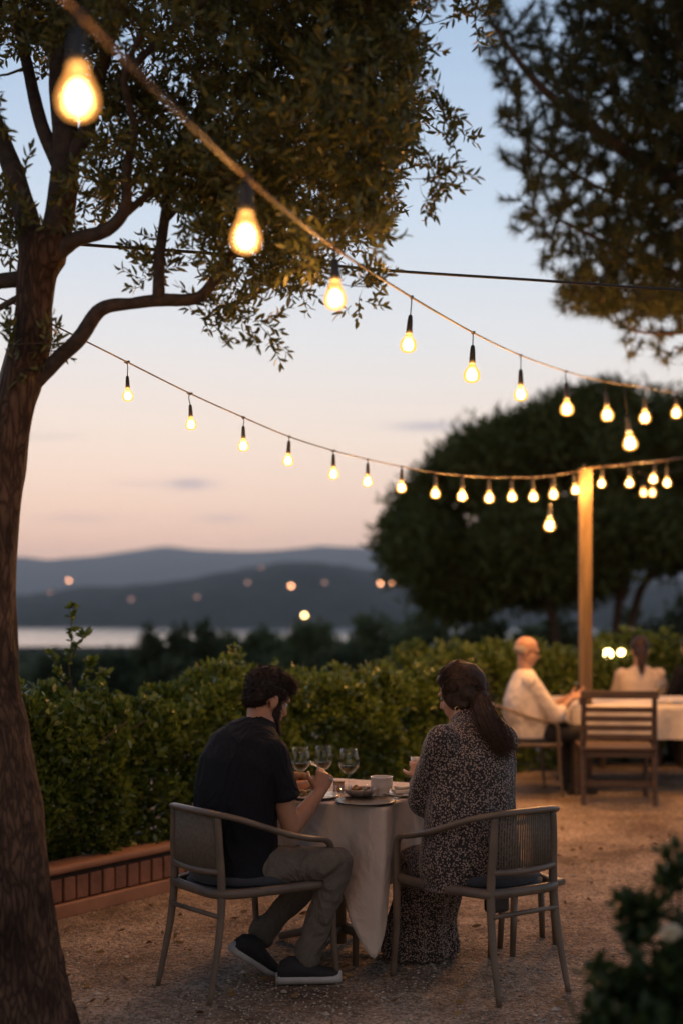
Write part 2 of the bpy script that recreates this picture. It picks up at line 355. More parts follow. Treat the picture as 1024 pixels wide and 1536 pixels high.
# lit houses on the far hill
hw = mat('house_plaster', (.5, .42, .34), rough=.9, scale=.5); hr = mat('house_roof_tile', (.25, .12, .08), rough=.9, scale=1)
lw = [emit('lit_window_a', (1, .42, .2), 13), emit('lit_window_b', (1, .62, .25), 26), emit('lit_window_c', (1, .5, .38), 1.7)]
HS = [(104, 871, 0), (76, 889, 2), (197, 899, 2), (296, 896, 2), (372, 874, 2), (392, 852, 2), (437, 879, 0), (457, 923, 1), (487, 874, 2), (570, 875, 0), (588, 875, 0)]
where = ['in the gap between trunk and lake far left', 'low at the far left of the hill', 'above the left part of the lake', 'on the slope above the lake centre', 'below the hill shoulder', 'high on the hill shoulder', 'just under the hilltop', 'alone near the water, brightest of all', 'faint right of the hilltop', 'left of a close pair by the big pine', 'right of a close pair by the big pine', 'faint on the middle slope', 'faint just above the water']
from mathutils.bvhtree import BVHTree
BV = [BVHTree.FromPolygons([v.co for v in o.data.vertices], [tuple(f.vertices) for f in o.data.polygons]) for o in (HILL, MOUNT)]
for (px, py, k), wh in zip(HS, where):
    d_ = (P(px, py, 1)-V((0, 0, H))).normalized(); p = None
    for bv in BV:
        h_ = bv.ray_cast(V((0, 0, H)), d_)
        if h_[0] is not None: p = h_[0]; break
    if p is None: p = P(px, py, 3700)
    sc_ = p.y/3400
    p = p-d_*8*sc_
    t = thing('hillside_house', 'tiny lit house '+wh, 'house', p, group='lit houses on the far hill')
    q = MB(); q.box((0, 6, 0), 13, 11, 9); q.box((0, 6, -12), 13.5, 11.5, 15); q.build('wall', hw, t, False)
    q = MB(); q.add([(-7.5, 0, 4.5), (7.5, 0, 4.5), (7.5, 12, 4.5), (-7.5, 12, 4.5), (-7.5, 6, 8), (7.5, 6, 8)], [[0, 1, 5, 4], [2, 3, 4, 5], [0, 4, 3], [1, 2, 5]]); q.build('roof', hr, t, False)
    q = MB(); q.box((0, .3, 0), 7 if k != 2 else 5, .3, 5.5 if k != 2 else 4); q.build('window', lw[k], t, False); t.scale = (sc_,)*3
# ---------------------------------------------------------------- foreground tree
bark, nt, b = nodes_of('bark'); tc = nt.nodes.new('ShaderNodeTexCoord'); mp = nt.nodes.new('ShaderNodeMapping'); mp.inputs['Scale'].default_value = (1, 1, .26); lk(nt, tc.outputs['Object'], mp.inputs[0])
nz = nt.nodes.new('ShaderNodeTexNoise'); nz.inputs['Scale'].default_value = 14; nz.inputs['Detail'].default_value = 5; lk(nt, mp.outputs[0], nz.inputs['Vector'])
mx = nt.nodes.new('ShaderNodeMix'); mx.data_type = 'VECTOR'; mx.inputs['Factor'].default_value = .09; lk(nt, mp.outputs[0], mx.inputs['A']); lk(nt, nz.outputs['Color'], mx.inputs['B'])
vo = nt.nodes.new('ShaderNodeTexVoronoi'); vo.feature = 'DISTANCE_TO_EDGE'; vo.inputs['Scale'].default_value = 46; lk(nt, mx.outputs['Result'], vo.inputs['Vector'])
rr = nt.nodes.new('ShaderNodeValToRGB'); e = rr.color_ramp.elements; e[0].position = .02; e[1].position = .28; e[0].color = (.045, .028, .020, 1); e[1].color = (.13, .082, .056, 1); lk(nt, vo.outputs['Distance'], rr.inputs[0])
n2 = nt.nodes.new('ShaderNodeTexNoise'); n2.inputs['Scale'].default_value = 5; n2.inputs['Detail'].default_value = 7; lk(nt, tc.outputs['Object'], n2.inputs['Vector']); r2 = nt.nodes.new('ShaderNodeValToRGB'); r2.color_ramp.elements[0].position = .35; r2.color_ramp.elements[1].position = .65; r2.color_ramp.elements[0].color = (.35, .34, .33, 1); r2.color_ramp.elements[1].color = (1.15, 1.1, 1.05, 1); lk(nt, n2.outputs['Fac'], r2.inputs[0])
ml = nt.nodes.new('ShaderNodeMix'); ml.data_type = 'RGBA'; ml.blend_type = 'MULTIPLY'; ml.inputs['Factor'].default_value = 1; lk(nt, rr.outputs[0], ml.inputs['A']); lk(nt, r2.outputs[0], ml.inputs['B']); lk(nt, ml.outputs['Result'], b.inputs['Base Color']); b.inputs['Roughness'].default_value = .9; b.inputs['Specular IOR Level'].default_value = .25
sa = nt.nodes.new('ShaderNodeMath'); lk(nt, rr.outputs[0], sa.inputs[0]); lk(nt, n2.outputs['Fac'], sa.inputs[1]); bp = nt.nodes.new('ShaderNodeBump'); bp.inputs['Strength'].default_value = 1; bp.inputs['Distance'].default_value = .03; lk(nt, sa.outputs[0], bp.inputs['Height']); lk(nt, bp.outputs[0], b.inputs['Normal'])
wood_dark = mat('branch_bark', (.085, .06, .045), (.04, .03, .024), .9, 30, bump=.5)
def smooth_path(pts, k=6):
    pts = [V(p) for p in pts]; out = []
    n = len(pts)
    for i in range(n-1):
        p0 = pts[max(i-1, 0)]; p1 = pts[i]; p2 = pts[i+1]; p3 = pts[min(i+2, n-1)]
        for j in range(k):
            t = j/k; out.append(.5*((2*p1)+(p2-p0)*t+(2*p0-5*p1+4*p2-p3)*t*t+(3*p1-p0-3*p2+p3)*t**3))
    out.append(pts[-1]); return out
def lerp_list(r, k):
    x = np.linspace(0, len(r)-1, (len(r)-1)*k+1); return list(np.interp(x, range(len(r)), r))
TY = 4.6
trunk_pts = [(22, 1600, TY, .235), (-6, 1400, TY, .192), (-12, 1200, TY, .155), (-28, 1000, TY, .122), (-18, 800, TY, .094), (6, 690, TY, .073), (26, 600, TY, .064), (47, 520, TY, .062), (52, 460, TY, .058), (56, 410, TY, .064), (66, 380, TY, .075), (80, 350, TY, .06)]
limbs = [
 [(50, 420, 4.6, .045), (44, 345, 4.62, .042), (22, 262, 4.7, .036), (-10, 180, 4.8, .033), (-50, 60, 4.9, .03), (-90, -120, 5, .022), (-120, -300, 5.1, .012)],
 [(66, 400, 4.6, .055), (88, 335, 4.6, .052), (97, 262, 4.6, .048), (98, 200, 4.6, .045), (92, 110, 4.62, .04), (110, 20, 4.7, .034), (125, -120, 4.8, .026), (140, -300, 4.9, .014)],
 [(100, 250, 4.6, .03), (132, 190, 4.55, .027), (150, 110, 4.5, .024), (178, 20, 4.4, .02), (230, -100, 4.3, .015), (300, -260, 4.2, .008)],
 [(90, 250, 4.6, .028), (62, 185, 4.65, .024), (42, 100, 4.8, .02), (20, 0, 5, .015), (10, -140, 5.1, .009)],
 [(70, 400, 4.6, .03), (108, 362, 4.56, .027), (160, 345, 4.5, .022), (188, 312, 4.45, .019), (190, 255, 4.4, .016), (202, 195, 4.4, .014), (188, 110, 4.3, .011), (230, 20, 4.2, .008)],
 [(186, 322, 4.45, .014), (232, 282, 4.5, .011), (252, 250, 4.55, .008), (300, 200, 4.6, .006)],
 [(40, 590, 4.62, .022), (78, 548, 4.58, .025), (120, 507, 4.56, .025), (152, 464, 4.55, .022), (200, 455, 4.55, .019), (240, 450, 4.55, .021), (296, 447, 4.55, .018), (325, 415, 4.55, .017), (348, 382, 4.56, .016), (385, 345, 4.6, .017), (430, 290, 4.65, .013), (480, 220, 4.7, .008)],
 [(238, 450, 4.55, .022), (240, 385, 4.56, .017), (250, 310, 4.6, .018), (262, 240, 4.65, .017), (288, 180, 4.7, .015), (335, 110, 4.75, .012), (350, 0, 4.8, .01), (380, -140, 4.9, .006)],
 [(250, 330, 4.6, .011), (290, 285, 4.5, .009), (340, 230, 4.4, .007), (420, 170, 4.3, .005)],
 [(45, 418, 4.6, .03), (0, 422, 4.62, .025), (-60, 440, 4.7, .02), (-160, 430, 4.9, .015)],
 [(40, 440, 4.6, .012), (0, 462, 4.6, .01), (-60, 500, 4.6, .006)],
 [(152, 150, 4.5, .014), (240, 60, 4.4, .012), (350, -30, 4.4, .01), (500, -120, 4.5, .007)],
 [(288, 180, 4.7, .012), (380, 120, 4.6, .01), (480, 60, 4.6, .008), (600, 10, 4.6, .005)],
]
tree = thing('leafy_tree', 'big gnarled tree in the left foreground whose leafy crown fills the top of the picture', 'tree')
nodes = []; nrad = []
mbt = MB()
def limb(mb, pts, k=8, n=14, rough=0):
    path = smooth_path([P(*p[:3]) for p in pts], k); rad = lerp_list([p[3] for p in pts], k)
    base = len(mb.v)
    mb.tube(path, rad, n)
    if rough:
        for i in range(base, len(mb.v)):
            v = V(mb.v[i]); q = V((v.x*9, v.y*9, v.z*1.6)); j = min(range(0, len(path), 2), key=lambda a: (path[a]-v).length_squared)
            d = (v-path[j]); 
            if d.length < 1e-4: continue
            d.normalize()
            a = (1-2*abs(noise.noise(q*1.7)))*.6+noise.noise(q*4)*.35+noise.noise(V((v.x*3, v.y*3, v.z*3)))*.7
            mb.v[i] = tuple(v+d*a*rough*rad[j])
    return path, rad
path, rad = limb(mbt, trunk_pts, 22, 64, .15)
mbt.build('trunk', bark, tree)
mbl = MB(); 
for l in limbs:
    path, rad = limb(mbl, l, 7, 12, .12)
    for a, r in zip(path[2:], rad[2:]): nodes.append(a); nrad.append(r)
# crown: leaf clusters hung on branches grown from the limbs
def poly_in(x, y, poly):
    c = False; j = len(poly)-1
    for i in range(len(poly)):
        xi, yi = poly[i]; xj, yj = poly[j]
        if (yi > y) != (yj > y) and x < (xj-xi)*(y-yi)/(yj-yi)+xi: c = not c
        j = i
    return c
dense = [(-260, -420), (740, -420), (720, -120), (650, -10), (628, 30), (630, 85), (612, 130), (622, 170), (600, 225), (602, 268), (565, 305), (570, 345), (520, 365), (480, 385), (425, 375), (390, 320), (340, 290), (310, 225), (335, 175), (270, 140), (200, 150), (130, 120), (60, 100), (20, 150), (-60, 260), (-260, 260)]
sparse = [(150, 100), (300, 150), (420, 330), (520, 430), (470, 445), (400, 435), (330, 400), (290, 330), (250, 300), (215, 290), (150, 300), (140, 200)]
cl = []
while len(cl) < 1250:
    x = R.uniform(-260, 780); y = R.uniform(-420, 420)
    if x < 300 and R.random() > (.58 if y < 60 else .24): continue
    if poly_in(x, y, dense): cl.append((P(x, y, R.uniform(3.95, 5.75) if x > 160 else R.uniform(4.3, 5.7)), 1.0))
k = 0
while k < 95:
    x = R.uniform(140, 530); y = R.uniform(100, 450)
    if poly_in(x, y, sparse): cl.append((P(x, y, R.uniform(4.3, 4.9)), .75)); k += 1
for x, y, s in ((232, 385, .8), (222, 412, .7), (250, 405, .7), (318, 462, .7), (335, 478, .8), (352, 452, .6), (398, 497, .6), (385, 470, .4), (305, 452, .5), (545, 430, .5), (553, 415, .5), (538, 448, .4),
             (10, 305, .9), (25, 350, .8), (5, 340, .9), (15, 372, .6), (-20, 330, 1), (118, 300, .5), (122, 290, .5), (72, 522, .4), (75, 515, .4), (14, 520, .4), (680, 192, .5), (665, 165, .7), (690, 20, .4), (668, 245, .6), (640, 268, .6), (118, 352, .4), (640, 300, .5), (700, 5, .5), (712, 30, .2)):
    cl.append((P(x, y, R.uniform(4.45, 4.7)), s))
C0 = nodes and np.array([tuple(n_) for n_ in nodes]); NPOS = list(C0)
cl.sort(key=lambda c: float(np.min(np.linalg.norm(C0-np.array(c[0]), axis=1))))
NP_ = np.zeros((len(nodes)+len(cl)*3+5, 3)); NP_[:len(nodes)] = C0; RR = np.zeros(len(NP_)); RR[:len(nodes)] = nrad; cnt = len(nodes)
mbr = MB(); lp = []; ld = []; lsz = []
for c, s in cl:
    c = np.array(c); dd = np.linalg.norm(NP_[:cnt]-c, axis=1); j = int(np.argmin(dd+RR[:cnt]*2)); a = V(NP_[j]); b = V(c); L = (b-a).length
    r0 = min(RR[j]*.7, .003+.006*L+.002)
    mid = (a+b)/2+V([R.gauss(0, .12)*L for _ in range(3)])+V((0, 0, -.04*L)); pts = smooth_path([a, mid, b], 3)
    mbr.tube(pts, list(np.linspace(r0, .0018, len(pts))), 5)
    for q in pts[2:]: NP_[cnt] = q if cnt < len(NP_) else 0; RR[cnt] = r0*.6; cnt += 1; 
    if cnt > len(NP_)-6: NP_ = np.vstack([NP_, np.zeros((3000, 3))]); RR = np.concatenate([RR, np.zeros(3000)])
    dirn = (b-a).normalized()
    for t in range(int(3+6*s)):
        d = (dirn*.5+V([R.gauss(0, 1) for _ in range(3)]).normalized()+V((0, 0, .3))).normalized()
        tl = R.uniform(.05, .13); st = b+V([R.gauss(0, .025) for _ in range(3)]) if t else b
        en = st+d*tl; mbr.tube([st if t else b, st+d*tl*.5+V((0, 0, -.004)), en], [.0016, .0012, .0007], 3)
        nl = int(tl/.0085)
        for q in range(nl):
            f = (q+.7)/nl; ang = q*2.4; o1 = d.orthogonal().normalized(); o2 = d.cross(o1)
            side = o1*math.cos(ang)+o2*math.sin(ang)
            lp.append(st+d*tl*f); ld.append(d*.75+side*.8+V((0, 0, .22))); lsz.append(1)
        lp.append(en); ld.append(d); lsz.append(1)
mbl.build('limbs', wood_dark, tree); mbr.build('twigs', wood_dark, tree)
lp = np.array([tuple(x) for x in lp]); ld = np.array([tuple(x) for x in ld])
tl_mat = leafmat('tree_leaf', (.06, .075, .02), (.17, .17, .045), .3, .4, .5)
crown = npmesh('crown', leafverts(lp, ld, .040, .0118), 6, tl_mat, tree)
# small wood pole behind the trunk
pole_m = mat('weathered_pole', (.36, .33, .3), (.22, .2, .18), .8, 12, stretch=(6, 6, .5))
q = MB(); q.tube([P(24, 500, 4.95), P(-60, 800, 4.9), P(-290, 1600, 4.8)], .017, 10); t = q.build('leaning_pole', pole_m)
tag(t, 'pale wooden pole leaning behind the left trunk', 'pole')

# ---------------------------------------------------------------- stone pine branch at upper right
pine_bark = mat('pine_bark', (.11, .07, .05), (.04, .03, .025), .95, 14, bump=.8)
needle = leafmat('pine_needle', (.04, .055, .025), (.09, .10, .045), .25, .6, .2)
pine = thing('pine_tree', 'tall pine whose ragged needle crown hangs blurred into the upper right corner', 'tree')
tp = MB(); PY = 10.5
def pl(pts, n=8): 
    path = smooth_path([P(*p[:3]) for p in pts], 5); rad = lerp_list([p[3] for p in pts], 5); tp.tube(path, rad, n); return path
pnodes = []
tp.tube([V((5.3, 10.8, 0)), V((5.1, 10.8, 2)), V((4.6, 10.8, 4.2)), V((4.3, 10.8, 6)), V((4.2, 10.8, 7.5))], [.25, .22, .19, .13, .04], 12)
for pts in ([(1340, 330, 10.8, .12), (1200, 330, 10.7, .09), (1050, 290, 10.5, .06), (900, 200, 10.4, .045), (800, 120, 10.4, .03), (728, 20, 10.4, .012)],
            [(1340, 420, 10.8, .1), (1180, 440, 10.6, .06), (1060, 430, 10.5, .04), (940, 380, 10.4, .025), (840, 330, 10.4, .012)],
            [(1060, 430, 10.5, .03), (960, 450, 10.3, .02), (880, 440, 10.3, .01)],
            [(1180, 440, 10.6, .04), (1060, 490, 10.4, .022), (980, 500, 10.3, .012), (930, 490, 10.3, .007)],
            [(1320, 220, 10.8, .09), (1150, 150, 10.6, .06), (1000, 60, 10.5, .04), (900, -40, 10.5, .02)],
            [(1050, 290, 10.5, .03), (950, 300, 10.5, .02), (860, 260, 10.5, .012), (780, 200, 10.5, .008)],
            [(1300, 100, 10.8, .08), (1150, -50, 10.6, .05), (1000, -150, 10.5, .03)],
            [(1180, 480, 10.6, .03), (1080, 530, 10.4, .015), (1010, 520, 10.3, .008)]):
    pnodes += pl(pts)
outline = [(722, 0), (735, 60), (745, 130), (760, 230), (775, 330), (800, 380), (850, 430), (900, 470), (1024, 470), (1400, 500), (1500, 200), (1500, -300), (900, -300), (850, -60), (830, 60), (790, 20), (775, 55), (760, 10), (745, -20)]
PN = np.array([tuple(p) for p in pnodes]); tufts = []
cc = 0
while cc < 5200:
    x = R.uniform(715, 1450); y = R.uniform(-300, 560)
    if not poly_in(x, y, outline): 
        continue
    edge = min(1, max(0, (x-735-(y*.14))/190))
    if x < 930 and R.random() > .30+.7*edge: continue
    tufts.append((P(x, y, R.uniform(9.8, 11.6)), 1)); cc += 1
for _ in range(230):
    x = R.uniform(840, 1250); y = 440+R.uniform(0, 1)**1.6*(110 if x > 930 else 30); tufts.append((P(x, y, R.uniform(10, 10.8)), .55))
for x, y in ((735, 15), (741, 40), (738, 70), (748, 95), (760, 130), (745, 5), (815, 22), (822, 45), (850, 50), (760, 90), (870, 60), (900, 60), (860, 463), (885, 468), (755, 165), (765, 200), (758, 240), (770, 300), (775, 345), (790, 20), (812, 70), (775, 35)): tufts.append((P(x, y, 10.4), 1))
A = []; NPN = PN.copy(); tufts.sort(key=lambda c: float(np.min(np.linalg.norm(PN-np.array(c[0]), axis=1))))
grow = list(map(tuple, PN)); GA = np.zeros((len(grow)+3*len(tufts)+9, 3)); GA[:len(grow)] = grow; gc = len(grow)
for c, s in tufts:
    dd = np.linalg.norm(GA[:gc]-np.array(c), axis=1); j = int(np.argmin(dd)); a = V(GA[j]); L = (c-a).length
    mid = (a+c)/2+V((0, 0, -.1*L)); tp.tube([a, mid, c], [min(.012, .004+.01*L), .005, .003], 4); GA[gc] = mid; GA[gc+1] = c; gc += 2
    n = int(84*s); d0 = (c-a).normalized()*.8+V((0, 0, .5)); d0.normalize()
    t = np.linspace(0, 1, n)[:, None]; base = np.array(c)+np.array(d0)*(t-.4)*.16*s
    dr = np.array(d0)+NR.normal(size=(n, 3))*.75; A.append((base, dr))
tp.build('trunk', pine_bark, pine)
bp_ = np.vstack([a[0] for a in A]); bd = np.vstack([a[1] for a in A])
def needles(p, d, L, W):
    n = len(p); d = unit(d); s = unit(np.cross(d, NR.normal(size=(n, 3)))); L = (L*NR.uniform(.6, 1.2, n))[:, None]
    return np.stack([p-s*W, p+s*W, p+d*L], 1)
npmesh('crown', needles(bp_, bd, .105, .0042), 3, needle, pine)

# ---------------------------------------------------------------- crowns made of clumped foliage
def crown_pts(blobs, n, shell=.55, nfreq=1.2, namp=.3, cut=-.15):
    """points through ellipsoidal lobes, thinned by noise so that gaps and clumps appear"""
    out = []; nor = []
    tot = sum(b[1][0]*b[1][1]+b[1][0]*b[1][2] for b in blobs)
    for c, r in blobs:
        k = int(n*(r[0]*r[1]+r[0]*r[2])/tot); got = 0; tries = 0
        while got < k and tries < k*12:
            tries += 1
            d = V([R.gauss(0, 1) for _ in range(3)]).normalized(); f = shell+(1-shell)*R.random()
            q = V((c[0]+d.x*r[0]*f, c[1]+d.y*r[1]*f, c[2]+d.z*r[2]*f)); nz_ = noise.noise(q*nfreq)
            if nz_ < cut: continue
            q = q+V((d.x*r[0], d.y*r[1], d.z*r[2]))*nz_*namp
            out.append(tuple(q)); nor.append(tuple(d)); got += 1
    return np.array(out), np.array(nor)
def clump(p, nrm_, per, spread, L, W, m, name, parent):
    n = len(p); pp = np.repeat(p, per, 0)+NR.normal(size=(n*per, 3))*spread; dd = np.repeat(nrm_, per, 0)*.7+NR.normal(size=(n*per, 3))*.8+np.array([0, 0, .25])
    return npmesh(name, leafverts(pp, dd, L, W), 6, m, parent)
# great umbrella pine
up = thing('umbrella_pine', 'huge round dark umbrella pine rising behind the wooden post', 'tree')
UY = 27.0; s_ = UY/F
blobs = []
for px, py, rx, rz, dy in ((655, 815, 85, 62, 0), (700, 760, 95, 70, 1), (780, 720, 110, 85, 1), (870, 690, 120, 88, 0), (960, 680, 130, 92, 1), (1080, 690, 140, 95, 0), (1200, 740, 120, 90, 0), (640, 850, 60, 38, -1), (720, 840, 100, 60, 0), (820, 810, 120, 70, -1), (930, 790, 120, 60, -1), (1060, 800, 130, 60, 0), (760, 660, 40, 30, 0), (850, 625, 50, 30, 0), (606, 808, 30, 26, 0), (690, 715, 45, 40, 0), (645, 765, 55, 45, 1), (720, 690, 45, 38, -1), (800, 645, 45, 30, 0), (920, 612, 60, 30, 0), (690, 800, 70, 50, 1.5), (740, 880, 90, 40, 1), (850, 870, 80, 30, 1), (680, 890, 60, 40, 1)):
    c = P(px, py, UY+dy*.8); blobs.append(((c.x, c.y, c.z), (rx*s_, rx*s_*1.1, rz*s_)))
p_, n_ = crown_pts(blobs, 19000, .5, .75, .27, -.15)
pinefol = leafmat('umbrella_pine_needles', (.08, .11, .035), (.13, .15, .06), .15, .8, .1)
clump(p_, n_, 7, .13, .26, .05, pinefol, 'crown', up)
q = MB(); gz = ground_z(6.2, 27)
def ut(pts): q.tube(smooth_path([V(p) for p in pts], 5), lerp_list([.085*r for r in (1.3, 1.1, .9, .55)][:len(pts)], 5), 10)
b0 = P(905, 1010, UY)
ut([(b0.x, UY, gz-.3), tuple(P(925, 930, UY)), tuple(P(940, 850, UY)), tuple(P(975, 760, UY))])
ut([(b0.x+.1, UY+.2, gz-.3), tuple(P(950, 920, UY)), tuple(P(985, 850, UY)), tuple(P(1010, 760, UY))])
ut([(P(860, 1010, UY).x, UY+.5, gz-.3), tuple(P(830, 940, UY)), tuple(P(800, 880, UY)), tuple(P(770, 800, UY))])
ut([tuple(P(930, 900, UY)), tuple(P(935, 860, UY)), tuple(P(900, 800, UY)), tuple(P(860, 750, UY))])
q.build('trunk', pine_bark, up)
# middle distance trees and shrubs down the slope
treefol = [leafmat('mid_tree_leaf_a', (.08, .11, .05), (.13, .16, .07), .2, .7, .2), leafmat('mid_tree_leaf_b', (.09, .12, .05), (.15, .18, .08), .25, .7, .2), leafmat('mid_tree_leaf_c', (.06, .08, .045), (.10, .12, .06), .15, .8, .15)]
MT = [(470, 935, 60, 46, 1, 'pale green rounded tree behind the seated man'), (560, 930, 70, 42, 1, 'pale green broad tree between the two diners'), (640, 925, 75, 40, 0, 'round tree at the left foot of the great pine'), (400, 955, 45, 48, 0, 'dark rounded tree above the seated man'),
      (345, 958, 30, 50, 0, 'small dark tree left of the seated man head'), (307, 955, 17, 44, 2, 'right spire of three thin trees against the lake'), (266, 957, 15, 42, 2, 'middle spire of three thin trees against the lake'), (226, 962, 17, 44, 2, 'left spire of three thin trees against the lake'), (170, 985, 50, 50, 2, 'low dark tree under the lake near the hedge shoot'),
      (90, 985, 50, 55, 2, 'low dark tree beside the left trunk'), (730, 930, 70, 34, 2, 'dark tree under the great pine behind the seated woman'), (840, 940, 80, 33, 2, 'dark tree behind the wooden post'), (960, 935, 90, 34, 2, 'dark tree at the right edge behind the far table'), (510, 975, 90, 36, 2, 'dark low tree in front of the pale green pair'), (1090, 900, 100, 36, 2, 'dark tree past the right edge'),
      (-60, 960, 80, 50, 2, 'dark tree hidden behind the left trunk'), (620, 985, 90, 33, 2, 'dark low tree right behind the hedge between the diners'), (380, 990, 80, 36, 2, 'dark low tree right behind the seated man'), (250, 1000, 70, 38, 2, 'dark low shrub tree behind the middle of the hedge')]
MT += [(690, 955, 60, 52, 1, 'pale green tree peeping right of the seated woman head'), (430, 962, 60, 58, 1, 'pale green low tree just left of the tallest pale one'), (610, 945, 60, 60, 0, 'green tree filling the gap beside the great pine foot'), (330, 985, 70, 62, 0, 'low green tree under the right spire'), (140, 990, 60, 64, 0, 'low green tree under the lake behind the hedge shoot'), (545, 965, 80, 50, 1, 'wide pale green shrub tree between the diners heads'), (800, 950, 70, 46, 0, 'green tree behind the bald man'), (900, 955, 70, 46, 0, 'green tree between the post and the ponytailed woman')]
for px, py, hw_, Y, k, lab in MT:
    top = P(px, py, Y); gz = ground_z(top.x, Y); hgt = top.z-gz; r = hw_*Y/F; thin = hw_ < 25
    t = thing('spire_tree' if thin else 'round_tree', lab, 'tree', (top.x, Y, gz), group='trees on the slope beyond the hedge')
    bl = []
    nb = 3 if thin else 6
    for i in range(nb):
        f = i/(nb-1); rr = r*(.75 if thin else .62)
        bl.append(((R.uniform(-.45, .45)*r*(not thin), R.uniform(-.4, .4)*r, hgt*(.35+.5*f) if thin else hgt*R.uniform(.4, .78)), (rr, rr, hgt*.22 if thin else hgt*.25)))
    bl.append(((0, 0, hgt*.78), (r*.6, r*.6, hgt*.24))); bl.append(((0, 0, hgt*.35), (r*.95, r*.95, hgt*.3)))
    p_, n_ = crown_pts(bl, 700 if thin else 1700, .45, .9, .3, -.2)
    clump(p_, n_, 6, .12, .3, .12, treefol[k], 'crown', t)
    q = MB(); q.tube([(0, 0, -.4), (R.uniform(-.1, .1), 0, hgt*.4), (R.uniform(-.2, .2), 0, hgt*.8)], [.16, .12, .04], 8); q.build('trunk', pine_bark, t)
# far wood on the slope: one mass
pts = []
for _ in range(5200):
    px = R.uniform(-600, 1700); Y = 60*(1500/60)**R.random(); x = (px-512)*Y/F
    pts.append((x, Y, ground_z(x, Y)))
pts = np.array(pts); Yr = pts[:, 1]; sz = np.clip(2.4+Yr*.004, 2.4, 6)
per = 26; d = unit(NR.normal(size=(len(pts), per, 3))); d[..., 2] = np.abs(d[..., 2])
pp = pts[:, None]+d*sz[:, None, None]*NR.uniform(.7, 1, (len(pts), per, 1))*np.array([1.2, 1.2, .8])
Lw = np.repeat(sz*.8, per)
o = leafverts(pp.reshape(-1, 3), d.reshape(-1, 3)+NR.normal(size=(len(pts)*per, 3)), 1, .7); ctr = o.mean(1, keepdims=True); o = ctr+(o-ctr)*Lw[:, None, None]
tag(npmesh('woodland', o, 6, treefol[2]), 'dark far wood on the slope down to the lake', kind='stuff')

# ---------------------------------------------------------------- hedge and brick planter
A0 = G(88, 1380); dv = V((.60, .80, 0)).normalized(); A0 = A0-dv*1.6; nv = V((-dv.y, dv.x, 0))   # nv: away from the terrace
hedge_mat = leafmat('hedge_leaf', (.05, .09, .016), (.18, .24, .04), .35, .28, .55)
hedge2_mat = leafmat('far_hedge_leaf', (.06, .10, .02), (.16, .22, .05), .35, .4, .4)
def hedge(name, label, A0, dv, nv, L, h0, h1, wd, nlobes, nleaf, lm, size, sticks=60, topy=0):
    t = thing(name, label, 'hedge')
    P_ = []; N_ = []
    for i in range(nleaf):
        s = R.random()*L; f = R.random()
        hh = h1+.05*math.sin(s*2.1)+.15*noise.noise(V((s*1.7, 4, 0)))+.08*noise.noise(V((s*5, 9, 0)))
        # profile: front face, rounded top, a little back face
        u = R.random()
        if u < .52: z = h0+(hh-h0)*R.random()**.9; off = -.02+.10*(1-(z-h0)/(hh-h0))*0; nr = -nv
        elif u < .9: off = wd*R.random(); z = hh; nr = V((0, 0, 1))
        else: off = wd; z = h0+(hh-h0)*R.random(); nr = nv
        # rounded shoulders
        if u < .52 and z > hh-.18: off += (z-(hh-.18))**2*3
        base = A0+dv*s+nv*(off+.1)+V((0, 0, z))
        q = noise.noise(base*2.6)*.5+noise.noise(base*6)*.32
        if q < -.24 and R.random() < .5: depth = -.14
        else: depth = q*.26
        depth -= abs(R.gauss(0, .05))
        b = base+nr*depth
        P_.append(tuple(b)); N_.append(tuple(nr*.8+V((0, 0, .5))))
    # sprigs standing out of the top and the face
    st = MB()
    for i in range(int(L*26)):
        s = R.random()*L; hh = h1+.05*math.sin(s*2.1)+.15*noise.noise(V((s*1.7, 4, 0)))+.08*noise.noise(V((s*5, 9, 0)))
        b = A0+dv*s+nv*(wd*R.random()*.8+.06)+V((0, 0, hh-.06)); l = R.uniform(.06, .2)+(R.uniform(.06, .18) if R.random() < .12 else 0); d = V((R.gauss(0, .3), R.gauss(0, .3), 1)).normalized()
        st.tube([b, b+d*l], [.003, .001], 4)
        for k in range(int(l/.014)):
            for _ in range(2): P_.append(tuple(b+d*l*(k+.6)*.014/l)); N_.append((R.gauss(0, .7), R.gauss(0, .7), .6))
    for i in range(sticks):
        s = R.random()*L; b = A0+dv*s+nv*(wd*.5); st.tube([b+V((0, 0, h0-.1)), b+V((R.gauss(0, .1), R.gauss(0, .1), (h0+h1)/2)), b+V((R.gauss(0, .2), R.gauss(0, .2), h1-.05))], [.012, .008, .003], 5)
    st.build('stems', wood_dark, t)
    P_ = np.array(P_); N_ = np.array(N_)
    pp = np.repeat(P_, 2, 0)+NR.normal(size=(len(P_)*2, 3))*.012; nn = np.repeat(N_, 2, 0)+NR.normal(size=(len(P_)*2, 3))*.75
    npmesh('foliage', leafverts(pp, nn, size, size*.5), 6, lm, t)
    return t
hd = hedge('hedge', 'long leafy hedge in the brick planter behind the two diners', A0, dv, nv, 5.7, .2, .99, .62, 0, 44000, hedge_mat, .050)
